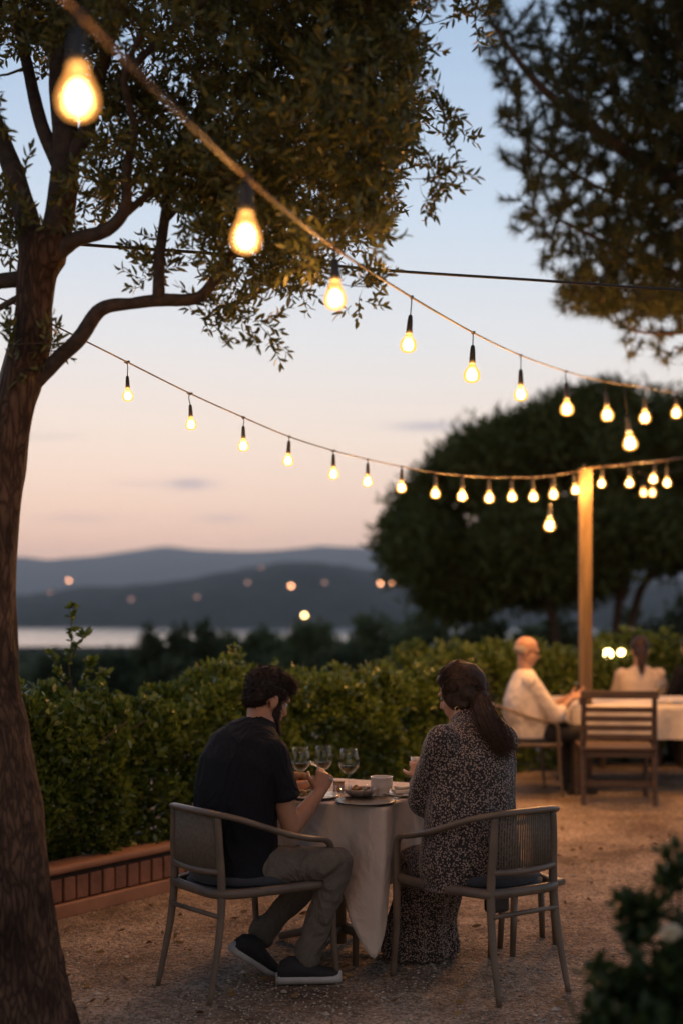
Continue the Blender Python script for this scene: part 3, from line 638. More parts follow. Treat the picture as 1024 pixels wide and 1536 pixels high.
# upright shoot growing out of its left end
sh = MB(); sp_, sn_ = [], []
for pts in ([(112, 1060, 7.15), (104, 1000, 7.15), (108, 960, 7.15), (107, 935, 7.15), (111, 908, 7.15)], [(110, 985, 7.15), (118, 965, 7.12), (128, 952, 7.1)], [(112, 1040, 7.15), (90, 1010, 7.1), (74, 975, 7.1)], [(114, 1040, 7.15), (130, 1010, 7.15), (138, 990, 7.15)], [(140, 1060, 7.2), (150, 1020, 7.2), (160, 1010, 7.2)]):
    pa = smooth_path([P(*p) for p in pts], 6); sh.tube(pa, list(np.linspace(.005, .0015, len(pa))), 5)
    for i, a in enumerate(pa):
        if i < len(pa)*.25: continue
        for _ in range(5 if R.random() < .7 else 0): sp_.append(tuple(a)); sn_.append((R.gauss(0, 1), R.gauss(0, 1), R.gauss(.4, .6)))
s0 = sh.build('shoot', wood_dark, hd); npmesh('shoot_leaves', leafverts(np.array(sp_), np.array(sn_), .048, .026), 6, hedge_mat, s0)
B0 = V((.85, 11.3, 0)); dv2 = V((.76, .65, 0)).normalized()
hedge('hedge', 'blurred green hedge behind the far diners and the post', B0, dv2, V((-dv2.y, dv2.x, 0)), 7.0, 0, 1.02, .8, 0, 20000, hedge2_mat, .07, 40)
q = MB(); p_, n_ = [], []
for i in range(3):
    a = P(950+i*9, 1010, 13.8); b = P(948+i*11, 945+i*9, 13.8); q.tube([V((a.x, a.y, .0)), a, b], [.02, .012, .004], 6)
    for k in range(60): f = R.random(); p_.append(tuple(a.lerp(b, f)+V((R.gauss(0, .05), R.gauss(0, .05), 0)))); n_.append((R.gauss(0, 1), R.gauss(0, 1), .6))
t = q.build('shrub', wood_dark); tag(t, 'upright leafy shrub sprig behind the far pony-tailed diner', 'shrub'); npmesh('foliage', leafverts(np.array(p_), np.array(n_), .10, .05), 6, hedge2_mat, t)
# planter
brick = mat('planter_brick', (.26, .12, .07), (.15, .07, .045), .8, 9, bump=.4, bscale=60); cap_m = mat('planter_cap', (.36, .18, .10), (.26, .12, .065), .65, 5, bump=.2, bscale=30, stretch=(1, 1, 1)); mort = mat('planter_back', (.06, .04, .03), rough=.95)
pt = thing('brick_planter', 'low terracotta planter with a rounded rim and upright brick facing along the hedge', 'planter')
ang = math.atan2(dv.y, dv.x); Mz = Matrix.Rotation(ang, 3, 'Z'); PL = 5.7
def along(s, off, z): return A0+dv*s+nv*off+V((0, 0, z))
q = MB(); q.box(along(PL/2, .10, .112), PL, .10, .215, Mz); q.build('back_wall', mort, pt, False)
q = MB(); nb = int(PL/.087)
for i in range(nb): q.box(along((i+.5)*.087, .042+R.uniform(-.002, .002), .132+R.uniform(-.001, .001)), .074, .035, .115, Matrix.Rotation(ang+R.gauss(0, .008), 3, 'Z'))
q.build('brick_facing', brick, pt, False, bevel=.005)
q = MB(); q.box(along(PL/2, .045, .032), PL, .075, .072, Mz); q.build('base_course', cap_m, pt, False, bevel=.008)
q = MB(); q.box(along(PL/2, .09, .235), PL, .16, .04, Mz); q.build('rim', cap_m, pt, False, bevel=.014)
q = MB(); q.box(along(PL/2, .62, .10), PL, .06, .2, Mz); q.build('back_wall', mort, pt, False)
soil = mat('soil', (.06, .045, .03), rough=1, scale=30, bump=.8); q = MB(); q.box(along(PL/2, .38, .09), PL, .44, .18, Mz); q.build('soil', soil, pt, False)

# ---------------------------------------------------------------- flowering shrub, right foreground
fs_ = thing('flowering_shrub', 'blurred dark shrub with one cream flower in the right bottom corner', 'shrub')
bl = []
for px, py, r, Y in ((1020, 1520, 95, 2.9), (965, 1580, 85, 2.85), (1080, 1460, 80, 3), (900, 1630, 90, 2.8), (1000, 1650, 140, 2.8), (1130, 1530, 120, 2.9), (1060, 1410, 35, 3.05), (955, 1490, 30, 2.95)):
    c = P(px, py, Y); bl.append((tuple(c), (r*Y/F,)*3))
p_, n_ = crown_pts(bl, 2600, .2, 7, .35, -.15)
shm = leafmat('shrub_leaf', (.02, .045, .013), (.045, .075, .02), .25, .5, .3)
ex = []
for px, py in ((945, 1362), (1005, 1330), (900, 1465), (948, 1400), (1020, 1290), (905, 1500), (975, 1375)):
    c = P(px, py, 2.95); ex += [tuple(c+V([R.gauss(0, .012) for _ in range(3)])) for _ in range(14)]
p_ = np.vstack([p_, np.array(ex)]); n_ = np.vstack([n_, NR.normal(size=(len(ex), 3))])
clump(p_, n_, 4, .012, .042, .02, shm, 'foliage', fs_)
q = MB(); rt = P(1010, 1560, 2.95); rt.z = 0
for px, py in ((945, 1362), (1005, 1330), (900, 1465), (1005, 1420), (1060, 1400), (1120, 1450), (960, 1440), (1020, 1290), (900, 1590)): e_ = P(px, py, 2.95); q.tube(smooth_path([rt, (rt+e_)/2+V((0, 0, .1)), e_], 5), list(np.linspace(.008, .0025, 11)), 5)
q.build('stem', wood_dark, fs_)
q = MB(); c = P(1006, 1404, 2.9)
for k in range(26):
    ph = k*2.4; th = .25+1.2*k/26; d = V((math.cos(ph)*math.sin(th), math.sin(ph)*math.sin(th), math.cos(th))); s1 = d.orthogonal().normalized(); s2 = d.cross(s1)
    q.ell(c+d*.014, s1*.012, s2*.003, d*.014, 8, 5)
q.ball(c, .014); q.build('flower', mat('cream_petal', (.75, .68, .5), (.6, .5, .32), .6, 40), fs_)
# ---------------------------------------------------------------- string lights
rubber = mat('black_rubber', (.03, .028, .026), (.02, .02, .02), .55, 60); cable_m = mat('cable_rubber', (.10, .065, .035), (.06, .04, .025), .5, 60)
g_amber = bulbglass('amber_bulb_glass', (1, .42, .10), 1.9, .45); g_small = bulbglass('warm_bulb_glass', (1, .43, .08), 1.9, .4)
core_a = emit('glowing_filament', (1, .72, .34), 30); core_w = emit('bright_filament', (1, .86, .58), 40); brass = mat('brass_cap', (.55, .38, .2), (.4, .26, .12), .3, 30, metal=1)
ROUND = [(0, -1), (.2, -.985), (.37, -.92), (.47, -.80), (.5, -.63), (.47, -.46), (.38, -.32), (.26, -.2), (.20, -.1), (.18, 0)]
GLOBE = [(0, -1), (.16, -.985), (.33, -.93), (.45, -.83), (.5, -.69), (.485, -.56), (.42, -.42), (.33, -.28), (.25, -.14), (.22, 0)]
def make_bulb(name, label, cat, at, hang, wd, glass, core, power, group=None, soc=1.0):
    """hangs from the point 'at' on its cable"""
    t = thing(name, label, cat, at, 0, group); t.rotation_euler = (R.gauss(0, .045), R.gauss(0, .045), R.uniform(0, 6)); power *= R.uniform(.8, 1.15)
    gh = wd*(1.36 if glass is g_amber else 1.18); so_ = wd*.95*soc*(1 if glass is g_amber else 1.19)
    q = MB(); bend = R.uniform(-.012, .012)
    q.tube([(0, 0, .006), (bend*.6, 0, -hang*.4), (0, 0, -hang-.004)], .0016+wd*.012, 6); q.tube([(-.012, 0, .002), (0, 0, -.005), (.012, 0, .003)], .005, 6); q.build('cord', rubber, t)
    q = MB(); sk = 1 if glass is g_amber else .8; q.lathe([(0, 0), (wd*.12*sk, -.001), (wd*.17*sk, -so_*.12), (wd*.2*sk, -so_*.3), (wd*.235*sk, -so_*.8), (wd*.25*sk, -so_), (0, -so_)], (0, 0, -hang), 16); q.build('socket', rubber, t)
    q = MB(); q.lathe([(r*wd, z*gh) for r, z in (GLOBE if glass is g_amber or name == 'pendant_bulb' else ROUND)][::-1], (0, 0, -hang-so_+.002), 24); q.build('bulb_glass', glass, t)
    cz = -hang-so_-gh*.56
    q = MB(); q.ell((0, 0, cz), (wd*.26, 0, 0), (0, wd*.26, 0), (0, 0, gh*.29), 12, 8); q.build('filament', core, t)
    l = bpy.data.lights.new('bulb_light', 'POINT'); l.energy = power; l.color = (1, .53, .2); l.shadow_soft_size = wd*.43
    lo_ = bpy.data.objects.new('bulb_light', l); COL.objects.link(lo_); lo_.parent = t; lo_.location = (0, 0, cz)
    return t
def cable(name, label, pts, r=.0035):
    q = MB(); pa = smooth_path([P(*p) for p in pts], 6); q.tube(pa, r, 8); o = q.build(name, cable_m); tag(o, label, 'cable'); return pa
ORD = ['first', 'second', 'third', 'fourth', 'fifth', 'sixth', 'seventh', 'eighth', 'ninth', 'tenth', 'eleventh', 'twelfth', 'thirteenth', 'fourteenth']
SA = [(117, 18, 182, 2.15, 60), (370, 266, 379, 2.95, 46), (502, 372, 467, 3.85, 34), (617, 446, 530, 4.9, 25), (709, 499, 576, 5.95, 25), (780, 533, 602, 7.0, 21), (848, 557, 625, 8.1, 22), (907, 572, 633, 9.3, 20), (966, 581, 636, 10.6, 18), (1013, 588, 628, 12, 16)]
cable('light_string_cable', 'long upper light cable swooping from the near top left to the far right', [(-260, -360, 1.3), (-40, -150, 1.75)]+[(a, b, d) for a, b, c, d, e in SA]+[(1120, 590, 14.5)], .0042)
la = ['large amber bulb hanging closest, at the top left before the tree crown', 'second largest amber bulb hanging in front of the tree crown', 'amber bulb where the upper string crosses the plain dark cable', 'clear bright bulb just right of the tree crown on the upper string', 'yellow globe bulb right of the tree crown on the upper string',
      'small bright bulb over the cloud, sixth along the upper string', 'orange bulb at the left edge of the great pine top, upper string', 'eighth bulb along the upper string, against the pine top', 'ninth bulb along the upper string, above the brightest pendant', 'last bulb of the upper string at the right edge of the photo']
for i, (px, cy_, by, Y, wpx) in enumerate(SA):
    wd = wpx*Y/F; tot = (by-cy_)*Y/F; so_ = wd*(.95 if i < 3 else 1.15); hang = max(.012, tot-wd*1.36-wd*.95)
    make_bulb('string_light_bulb', la[i], 'light bulb', P(px, cy_, Y), hang, wd, g_amber if i < 3 else g_small, core_a if i < 3 else core_w, (2, 2.3, 2.8, 3, 4, 5.5, 8, 10, 11, 11)[i]*BP, 'bulbs on the upper light string')
SB = [(191, 543, 603, 17), (285, 590, 646, 17), (365, 626, 678, 17), (434, 655, 700, 17), (500, 676, 720, 17), (551, 689, 731, 16), (602, 700, 740, 16), (652, 709, 746, 16), (692, 713, 750, 16), (732, 716, 753, 16), (766, 716, 753, 15), (798, 716, 750, 15), (830, 713, 746, 15), (859, 708, 740, 14)]
YB = lambda t: 5.6+5.3*t
post_top = P(877, 702, 11)
cable('light_string_cable', 'lower light cable sagging from behind the left trunk to the wooden post', [(-260, 350, 4.2), (20, 455, 5.0), (70, 482, 5.15)]+[(a, b, YB(i/13)) for i, (a, b, c, e) in enumerate(SB)]+[(873, 704, 10.95)], .0035)
for i, (px, cy_, by, wpx) in enumerate(SB):
    Y = YB(i/13); wd = wpx*Y/F; tot = (by-cy_)*Y/F; hang = max(.012, tot-wd*1.36-wd*.95)
    make_bulb('string_light_bulb', (ORD[i]+' bulb from the left on the lower string, hanging against the sky' if i < 7 else ORD[13-i]+' bulb left of the wooden post on the lower string'), 'light bulb', P(px, cy_, Y), hang, wd, g_small, core_w, (1.9 if i < 5 else 3.5 if i < 8 else 8)*BP, 'bulbs on the lower light string')
SC_ = [(903, 700, 727, 10.9, 13), (943, 696, 732, 11.3, 14), (982, 692, 723, 11.9, 14), (999, 690, 731, 12.1, 13)]
cable('light_string_cable', 'short light cable running right from the top of the wooden post', [(880, 702, 10.95)]+[(a, b, d) for a, b, c, d, e in SC_]+[(1040, 687, 12.6), (1200, 690, 14)], .006)
for i, (px, cy_, by, Y, wpx) in enumerate(SC_):
    wd = wpx*Y/F; tot = (by-cy_)*Y/F
    make_bulb('string_light_bulb', ORD[i]+' bulb right of the wooden post on the short string', 'light bulb', P(px, cy_, Y), max(.012, tot-wd*2.31), wd, g_small, core_w, 9*BP, 'bulbs on the string right of the post')
cable('light_string_cable', 'faint far light cable in front of the great pine right of the post', [(920, 700, 16), (964, 710, 16), (978, 712, 16), (1060, 700, 16.5), (1250, 690, 17)], .004)
for i, px in enumerate((964, 978)):
    make_bulb('string_light_bulb', ('left', 'right')[i]+' one of two dim amber bulbs on the far cable', 'light bulb', P(px, 711, 16), .08, .085, g_amber, core_a, 3*BP, 'dim bulbs on the far cable')
make_bulb('pendant_bulb', 'brightest white bulb on a long drop above the wooden post', 'light bulb', P(935, 577, 9.9), (678-577)*9.9/F-.115*2.31, .115, g_small, emit('white_hot_filament', (1, .9, .7), 90), 22*BP)
make_bulb('pendant_bulb', 'lone pear bulb hanging low left of the wooden post', 'light bulb', P(825, 713, 10.5), (798-713)*10.5/F-.095*2.31, .095, g_small, core_w, 16*BP)
# plain cable
q = MB(); q.tube(smooth_path([P(-300, 345, 5.2), P(-40, 392, 5.2)*1 if False else P(-40, 352, 5.1), P(125, 367, 5.2), P(340, 382, 5.4), P(560, 404, 5.7), P(800, 420, 6.0), P(1024, 435, 6.3), P(1400, 452, 6.8)], 6), .0065, 8)
tag(q.build('plain_cable', rubber), 'plain black cable without bulbs stretched across the whole sky', 'cable')
# wooden post
pw = mat('post_wood', (.18, .12, .065), (.09, .06, .035), .75, 7, bump=.5, bscale=18, stretch=(5, 5, .35))
t = thing('wooden_post', 'tall square wooden post holding the light strings', 'post', (post_top.x, 11, 0))
q = MB(); q.box((0, 0, post_top.z/2), 0.098, .098, post_top.z); q.build('shaft', pw, t, False, bevel=.008)
q = MB(); q.tube([(-.03, -.06, post_top.z-.03), (-.03, -.10, post_top.z-.02), (-.03, -.10, post_top.z+.02)], .006, 6); q.build('hook', brass, t)
# garden lamps glowing in the far hedge
for px, py, wpx, lab in ((911, 981, 21, 'larger of two round lamps glowing right of the post'), (931, 979, 15, 'smaller of two round lamps glowing right of the post'), (869, 1008, 9, 'tiny round lamp glowing left of the post foot')):
    p = P(px, py, 13.4); r = wpx*.72*13.4/F/2
    t = thing('garden_lamp', lab, 'lamp', (p.x, p.y, 0), group='round garden lamps'); q = MB(); q.tube([(0, 0, 0), (0, 0, p.z-r)], .012, 8); q.build('stake', rubber, t)
    q = MB(); q.lathe([(0, -.01), (.03, 0), (.03, .02), (0, .025)], (0, 0, p.z-r-.01), 12); q.build('collar', rubber, t)
    q = MB(); q.ball((0, 0, p.z), r, 16, 12); q.build('globe', emit('lamp_globe', (1, .66, .25), 16), t)
    l = bpy.data.lights.new('lamp_light', 'POINT'); l.energy = 6*BP*(r/.13); l.color = (1, .53, .2); l.shadow_soft_size = r*1.02; lo_ = bpy.data.objects.new('lamp_light', l); COL.objects.link(lo_); lo_.parent = t; lo_.location = (0, 0, p.z)

# ---------------------------------------------------------------- chairs
frame_m = mat('chair_frame', (.175, .13, .092), (.115, .088, .065), .42, 8, bump=.08, bscale=80, stretch=(1, 1, 1)); cord_m = mat('chair_cord', (.20, .165, .125), (.14, .115, .085), .7, 60, bump=.3)
cush_m = mat('cushion_fabric', (.05, .055, .065), (.035, .038, .045), .9, 120, bump=.25, sheen=.2)
def make_chair(label, loc, ang, cords=24, cr_=.0038, group='curved armchairs', cush=True):
    """+y is forward; rail, posts and legs of bent round stock"""
    t = thing('armchair', label, 'chair', loc, ang-math.pi/2, group)
    half = [(0, -.285, .732), (.08, -.28, .731), (.15, -.258, .725), (.21, -.20, .708), (.255, -.10, .670), (.276, .0, .634), (.28, .10, .608), (.279, .155, .600)]
    full = [(-x, y, z) for x, y, z in half[:0:-1]]+half
    pa = smooth_path(full, 5); q = MB(); secs = []
    for i, p in enumerate(pa):
        d = (pa[min(i+1, len(pa)-1)]-pa[max(i-1, 0)]).normalized(); a = d.cross(V((0, 0, 1))).normalized(); b = a.cross(d)
        k = .6+.4*min(1, min(i, len(pa)-1-i)/3)
        secs.append((p, a*.021*k, b*.0125*k))
    q.loft(secs, 12); q.build('top_rail', frame_m, t)
    for s in (-1, 1):
        q = MB(); q.tube(smooth_path([(s*.150, -.255, .715), (s*.157, -.252, .6), (s*.163, -.245, .43), (s*.170, -.262, .25), (s*.180, -.315, .0)], 5), lerp_list([.017, .018, .0185, .0165, .0115], 5), 12, flat=.85); q.build('leg', frame_m, t)
        q = MB(); q.tube(smooth_path([(s*.279, .135, .598), (s*.279, .175, .594), (s*.276, .208, .572), (s*.27, .224, .52), (s*.264, .23, .40), (s*.26, .24, .2), (s*.262, .262, 0)], 5), lerp_list([.0125, .0145, .016, .0165, .0175, .0155, .0115], 5), 12, flat=.85); q.build('leg', frame_m, t)
    q = MB(); loop = [(-.17, -.245, .415), (0, -.262, .415), (.17, -.245, .415), (.235, -.05, .415), (.262, .19, .415), (.2, .262, .415), (0, .275, .415), (-.2, .262, .415), (-.262, .19, .415), (-.235, -.05, .415)]
    lp_ = smooth_path(loop+[loop[0]], 4)[:-1]; q.tube(lp_, .017, 10, flat=1.15, up=(0, 0, 1), closed=True); q.build('seat_frame', frame_m, t)
    q = MB(); q.loft([(V((0, 0, .405)), V((.235, 0, 0)), V((0, .245, 0))), (V((0, 0, .425)), V((.24, 0, 0)), V((0, .25, 0)))], 28); q.build('seat', cush_m, t)
    if cush:
        q = MB(); c = [(V((0, .0, z)), V((.225*k, 0, 0)), V((0, .235*k, 0))) for z, k in ((.428, .93), (.436, 1), (.452, 1.02), (.466, .98), (.472, .85))]; q.loft(c, 32); q.build('cushion', cush_m, t)
    lowr = smooth_path([(-.160, -.25, .50), (-.09, -.270, .498), (0, -.278, .497), (.09, -.270, .498), (.160, -.25, .50)], 4)
    q = MB(); q.tube(lowr, .013, 10, up=(0, 0, 1)); q.build('back_rail', frame_m, t)
    q = MB(); q.tube([(-.166, -.262, .33), (0, -.268, .332), (.166, -.262, .33)], .010, 8, up=(0, 0, 1)); q.build('stretcher', frame_m, t)
    q = MB()
    for i in range(cords):
        u = -1+2*(i+.5)/cords; x = u*.142; q.tube([(x*1.0, -.283+.03*u*u, .722), (x*1.02, -.279+.028*u*u, .62), (x*1.04, -.276+.024*u*u, .502)], cr_, 6)
    q.build('back_cords', cord_m, t)
    return t
man_ang = math.atan2(.39, .452); wom_ang = math.radians(124)
make_chair('dark cord-backed armchair the man in the dark shirt sits on', (-.385, 5.46, 0), man_ang, 30, .0056)
make_chair('cord-backed armchair with dark cushion the woman in the dotted dress sits on', (.575, 5.46, 0), wom_ang, 26, .0040)

# ---------------------------------------------------------------- table
TZ = .70; TC = V((.173, 5.50, 0)); ul = V((-.91, .42, 0)).normalized(); ur = V((.42, .91, 0)).normalized(); TS = .74
tb = thing('dining_table', 'square dining table under a pale cloth between the man and the woman', 'table', (0, 0, 0))
ctr = TC+(ul+ur)*TS/2
q = MB(); Mt = Matrix.Rotation(math.atan2(ur.y, ur.x), 3, 'Z'); q.box(ctr+V((0, 0, TZ-.022)), TS-.01, TS-.01, .03, Mt); q.build('table_top', pw, tb, False)
q = MB(); q.tube([ctr+V((0, 0, .02)), ctr+V((0, 0, TZ-.04))], .03, 12); q.build('pedestal', frame_m, tb)
for a, b in ((1, 0), (0, 1), (-1, 0), (0, -1)):
    e_ = ctr+(ul*a+ur*b)*.30; q = MB(); q.tube([ctr+V((0, 0, .09)), (ctr+e_)/2+V((0, 0, .06)), e_+V((0, 0, .018))], [.022, .02, .016], 8); q.build('foot', frame_m, tb)
for a, b in ((.06, .06),):
    e_ = TC+ul*.17+ur*.12; q = MB(); q.tube([e_+V((0, 0, TZ-.04)), e_+V((-.01, -.01, 0))], [.02, .013], 10, flat=1); q.build('leg', frame_m, tb)
cloth_m = mat('linen_cloth', (.60, .50, .42), (.55, .45, .375), .85, 6, bump=.12, bscale=350, folds=.25, fscale=5)
def tablecloth(o0, ul, ur, S, z, over, corner, name, label, m, nper=200, seed=0):
    mb = MB(); rings = []; rad = .03
    per = []
    cs = [(0, 0), (0, 1), (1, 1), (1, 0)]   # in (ul, ur)
    L4 = 4*S
    for i in range(nper):
        s = L4*i/nper; e = int(s//S); f = s/S-e
        a = V(cs[e]); b = V(cs[(e+1) % 4]); uv = a+(b-a)*f; n2 = V([(-1, 0), (0, 1), (1, 0), (0, -1)][e])
        dcor = min(f, 1-f)*S
        per.append((uv, n2, e, f, dcor))
    def W(uv, off, n2, zz): return o0+ul*(uv[0]*S+n2[0]*off)+ur*(uv[1]*S+n2[1]*off)+V((0, 0, zz))
    nr = 26; vs = []; 
    cen = W((.5, .5), 0, (0, 0), z)
    for ring in (.0, .3, .6, .85, .96):
        for uv, n2, e, f, dc in per:
            if ring == 0: continue
            u2 = ((uv[0]-.5)*ring+.5, (uv[1]-.5)*ring+.5); vs.append(W(u2, 0, (0, 0), z+noise.noise(V((u2[0]*5, u2[1]*5, seed)))*.0015))
    for r in range(nr+1):
        v = r/nr
        for uv, n2, e, f, dc in per:
            k = math.exp(-(dc/.075)**2)                       # how near the corner
            near = uv[0] < .5 and uv[1] < .5; hem = over+((corner if near else over+.02)-over)*k; kk = 1 if near else .3
            # direction outwards: edge normal, turning to the diagonal at a corner
            cn = V(((-1 if uv[0] < .5 else 1), (-1 if uv[1] < .5 else 1)))*.707
            nd = V(n2)*(1-k)+cn*k; 
            fold = math.sin((uv[0]*7+uv[1]*9)*2.6+seed)*.018*v+noise.noise(V((uv[0]*4+seed, uv[1]*4, v)))*.03*v
            # beside the corner the cloth falls back inwards, making the hanging cone
            k2 = math.exp(-((dc-.12)/.06)**2)
            off = .004+.05*v**1.1*(1-k)+k*(.015+.11*v**.85)*kk-k2*.035*v**.7+fold
            zz = z-hem*max(0, v-.02)-.004*v
            if v < .02: zz = z
            kw = math.exp(-(dc/.16)**2) if near else 0; vs.append(W(uv, off, nd, zz)+V((-.085*kw*v**1.3, 0, 0)))
    rows = 4+nr+1; N_ = nper
    fs = [[N_*(rows)]+[i, (i+1) % N_] for i in range(N_)]
    fs = []
    vs.append(cen)
    for i in range(N_): fs.append([len(vs)-1, i, (i+1) % N_])
    for r in range(rows-1):
        for i in range(N_): fs.append([r*N_+i, (r+1)*N_+i, (r+1)*N_+(i+1) % N_, r*N_+(i+1) % N_])
    mb.add(vs, fs); o = mb.build(name, m); tag(o, label, 'tablecloth')
    sd = o.modifiers.new('t', 'SOLIDIFY'); sd.thickness = .0025; sd.offset = 0
    return o
tablecloth(TC, ul, ur, TS, TZ+.002, .34, .60, 'tablecloth', 'pale pink-grey linen cloth over the square table, one corner hanging nearly to the gravel', cloth_m)

# ---------------------------------------------------------------- things on the table
TT = TZ+.006
def onT(px, py, Y=None):                       # point of the table top seen at px, py
    Y = F*(H-TT)/(py-HOR); return V(((px-512)*Y/F, Y, TT))
gl = thinglass('drinking_glass'); wine = thinglass('white_wine', (.80, .62, .28))
cer = mat('white_ceramic', (.72, .68, .62), (.66, .62, .57), .25, 10, coat=.3); dark_cer = mat('dark_ceramic', (.06, .05, .045), (.04, .035, .03), .3, 10); copper = mat('copper_bowl', (.55, .26, .14), (.42, .18, .09), .35, 20, bump=.2, metal=.3)
bread = mat('bread_crust', (.42, .22, .09), (.28, .13, .05), .8, 25, bump=.5); napk = mat('napkin_linen', (.75, .7, .62), rough=.9, scale=30, bump=.2); food = mat('salad_leaf', (.16, .2, .05), (.3, .12, .05), .6, 30, bump=.5)
def wine_glass(label, p, h=.195, rw=.041, fill=.3):
    t = thing('wine_glass', label, 'glass', p, group='wine glasses on the near table'); k = h/.195
    outer = [(0, 0), (.034, .0), (.035, .002), (.02, .005), (.006, .009), (.0042, .02), (.004, .07), (.006, .08), (.018, .087), (.032, .10), (rw*.93, .115), (rw, .135), (rw*.97, .152), (rw*.85, .176), (rw*.74, .195)]
    inner = [(rw*.74-.0012, .195), (rw*.85-.0012, .176), (rw*.97-.0012, .152), (rw-.0012, .135), (rw*.93-.0012, .115), (.031, .101), (.017, .0885), (0, .084)]
    q = MB(); q.lathe([(r*k, z*k) for r, z in outer+inner], (0, 0, 0), 28); q.build('bowl', gl, t)
    if fill:
        zt = .10+fill*.06; pr = [(0, .0843), (.016, .089), (.0305, .1015)]+([(rw*.93-.0016, .115)] if zt > .115 else [])
        rt_ = np.interp(zt, [.1015, .115, .135], [.0305, rw*.93-.0016, rw-.0016]); q = MB(); q.lathe([(r*k, z*k) for r, z in pr+[(rt_, zt), (0, zt)]], (0, 0, 0), 24); q.build('wine', wine, t)
    return t
wine_glass('tall wine glass standing alone right of the raised hand', onT(523, 1189), .195, .047, .35)
wine_glass('wine glass behind the raised hand of the man', onT(485, 1181), .19, .044, .3)
wine_glass('wine glass nearest the dark shirt sleeve of the man', onT(451, 1184), .19, .047, .35)
# copper bowl with bread
p = onT(444, 1189); t = thing('bread_bowl', 'round copper bread bowl beside the arm of the man', 'bowl', p); q = MB(); q.lathe([(0, 0), (.035, 0), (.055, .012), (.07, .04), (.066, .062), (.063, .062), (.066, .04), (.05, .015), (0, .01)], (0, 0, 0), 24); q.build('bowl', copper, t)
for i, (x, y, r) in enumerate(((-.025, .0, .03), (.028, .01, .028), (0, -.02, .026))):
    q = MB(); q.ell(p+V((x, y, .062+.008*i)), (r, 0, 0), (0, r*.8, 0), (0, 0, r*.7), 14, 8); b_ = q.build('bread_roll', bread); tag(b_, ('left', 'right', 'front')[i]+' bread roll heaped in the copper bowl', 'bread', 'bread rolls in the copper bowl')
p = onT(470, 1187); q = MB(); q.lathe([(0, 0), (.028, 0), (.034, .02), (.036, .065), (.033, .066), (.031, .02), (0, .01)], p, 24); tag(q.build('grey_beaker', mat('grey_stoneware', (.28, .26, .26), (.2, .19, .19), .5, 30)), 'grey stoneware beaker behind the forearm of the man', 'beaker')
p = onT(508, 1187); q = MB(); q.box(p+V((0, 0, .021)), .05, .04, .04); q2 = MB(); o = q.build('salt_box', mat('light_box_wood', (.5, .34, .2), (.4, .26, .15), .6, 12), None, False, bevel=.004); tag(o, 'small light wooden box left of the tall wine glass', 'box')
q = MB(); q.box(p+V((0, 0, .0445)), .053, .043, .006); l_ = q.build('lid', mat('box_lid_wood', (.42, .27, .15), rough=.5), None, False, bevel=.002); l_.parent = o
t = thing('ceramic_pot', 'white ceramic pot with a flared foot at the table centre right', 'pot', onT(572, 1192)); q = MB(); q.lathe([(0, 0), (.034, 0), (.036, .005), (.033, .014), (.036, .024), (.046, .03), (.049, .05), (.047, .074), (.050, .079), (.047, .080), (.044, .074), (.045, .04), (.03, .03), (0, .028)], (0, 0, 0), 28); q.build('body', cer, t)
q = MB(); q.lathe([(0, .066), (.044, .068)], (0, 0, 0), 20); q.build('contents', mat('pot_contents', (.2, .12, .06), rough=.4), t)
p = onT(574, 1195); q = MB(); q.lathe([(0, 0), (.06, 0), (.085, .008), (.087, .011), (.06, .005), (0, .004)], p+V((0, 0, -.004)), 30); tag(q.build('saucer', cer), 'white saucer under the ceramic pot', 'saucer')
p = onT(540, 1196); t = thing('shallow_dish', 'shallow grey dish of food in front of the tall wine glass', 'dish', p+V((0, 0, .004))); q = MB(); q.lathe([(0, 0), (.045, 0), (.066, .018), (.072, .034), (.069, .035), (.062, .02), (.04, .006), (0, .005)], (0, 0, 0), 30); q.build('dish', mat('sand_ceramic', (.38, .31, .25), (.3, .24, .19), .5, 30), t)
q = MB()
for i in range(26): a = R.uniform(0, 6.28); r = R.uniform(0, .05); q.ell((r*math.cos(a), r*math.sin(a), .026+R.uniform(0, .014)), (R.uniform(.008, .016), 0, .003), (0, .009, 0), (0, 0, .006), 8, 5)
q.build('food', food, t)
p = onT(548, 1204); q = MB(); q.lathe([(0, 0), (.10, 0), (.128, .008), (.13, .011), (.1, .005), (0, .004)], p, 40); tag(q.build('dark_plate', dark_cer), 'dark round plate at the near corner of the table', 'plate')
p = onT(470, 1196); q = MB(); q.lathe([(0, 0), (.08, 0), (.115, .01), (.118, .013), (.08, .006), (0, .005)], p, 40); tag(q.build('white_plate', cer), 'white dinner plate in front of the man', 'plate')
q = MB()
for i in range(22): a = R.uniform(0, 6.28); r = R.uniform(0, .06); q.ell(p+V((r*math.cos(a), r*math.sin(a), .014+R.uniform(0, .012))), (R.uniform(.008, .02), .004, .003), (0, .01, 0), (0, 0, .007), 8, 5)
tag(q.build('salad', food), 'small heap of salad on the white plate of the man', 'food')
p = onT(607, 1192); q = MB(); q.lathe([(0, 0), (.07, 0), (.1, .009), (.103, .012), (.07, .006), (0, .005)], p, 40); tag(q.build('side_plate', cer), 'white plate beside the arm of the woman', 'plate')
q = MB(); q.box(p+V((-.01, .0, .017)), .09, .07, .016, Matrix.Rotation(.3, 3, 'Z')); q.box(p+V((-.008, .005, .032)), .07, .05, .012, Matrix.Rotation(.6, 3, 'Z')); tag(q.build('folded_napkin', napk, None, False, bevel=.005), 'folded cream napkin on the plate of the woman', 'napkin')
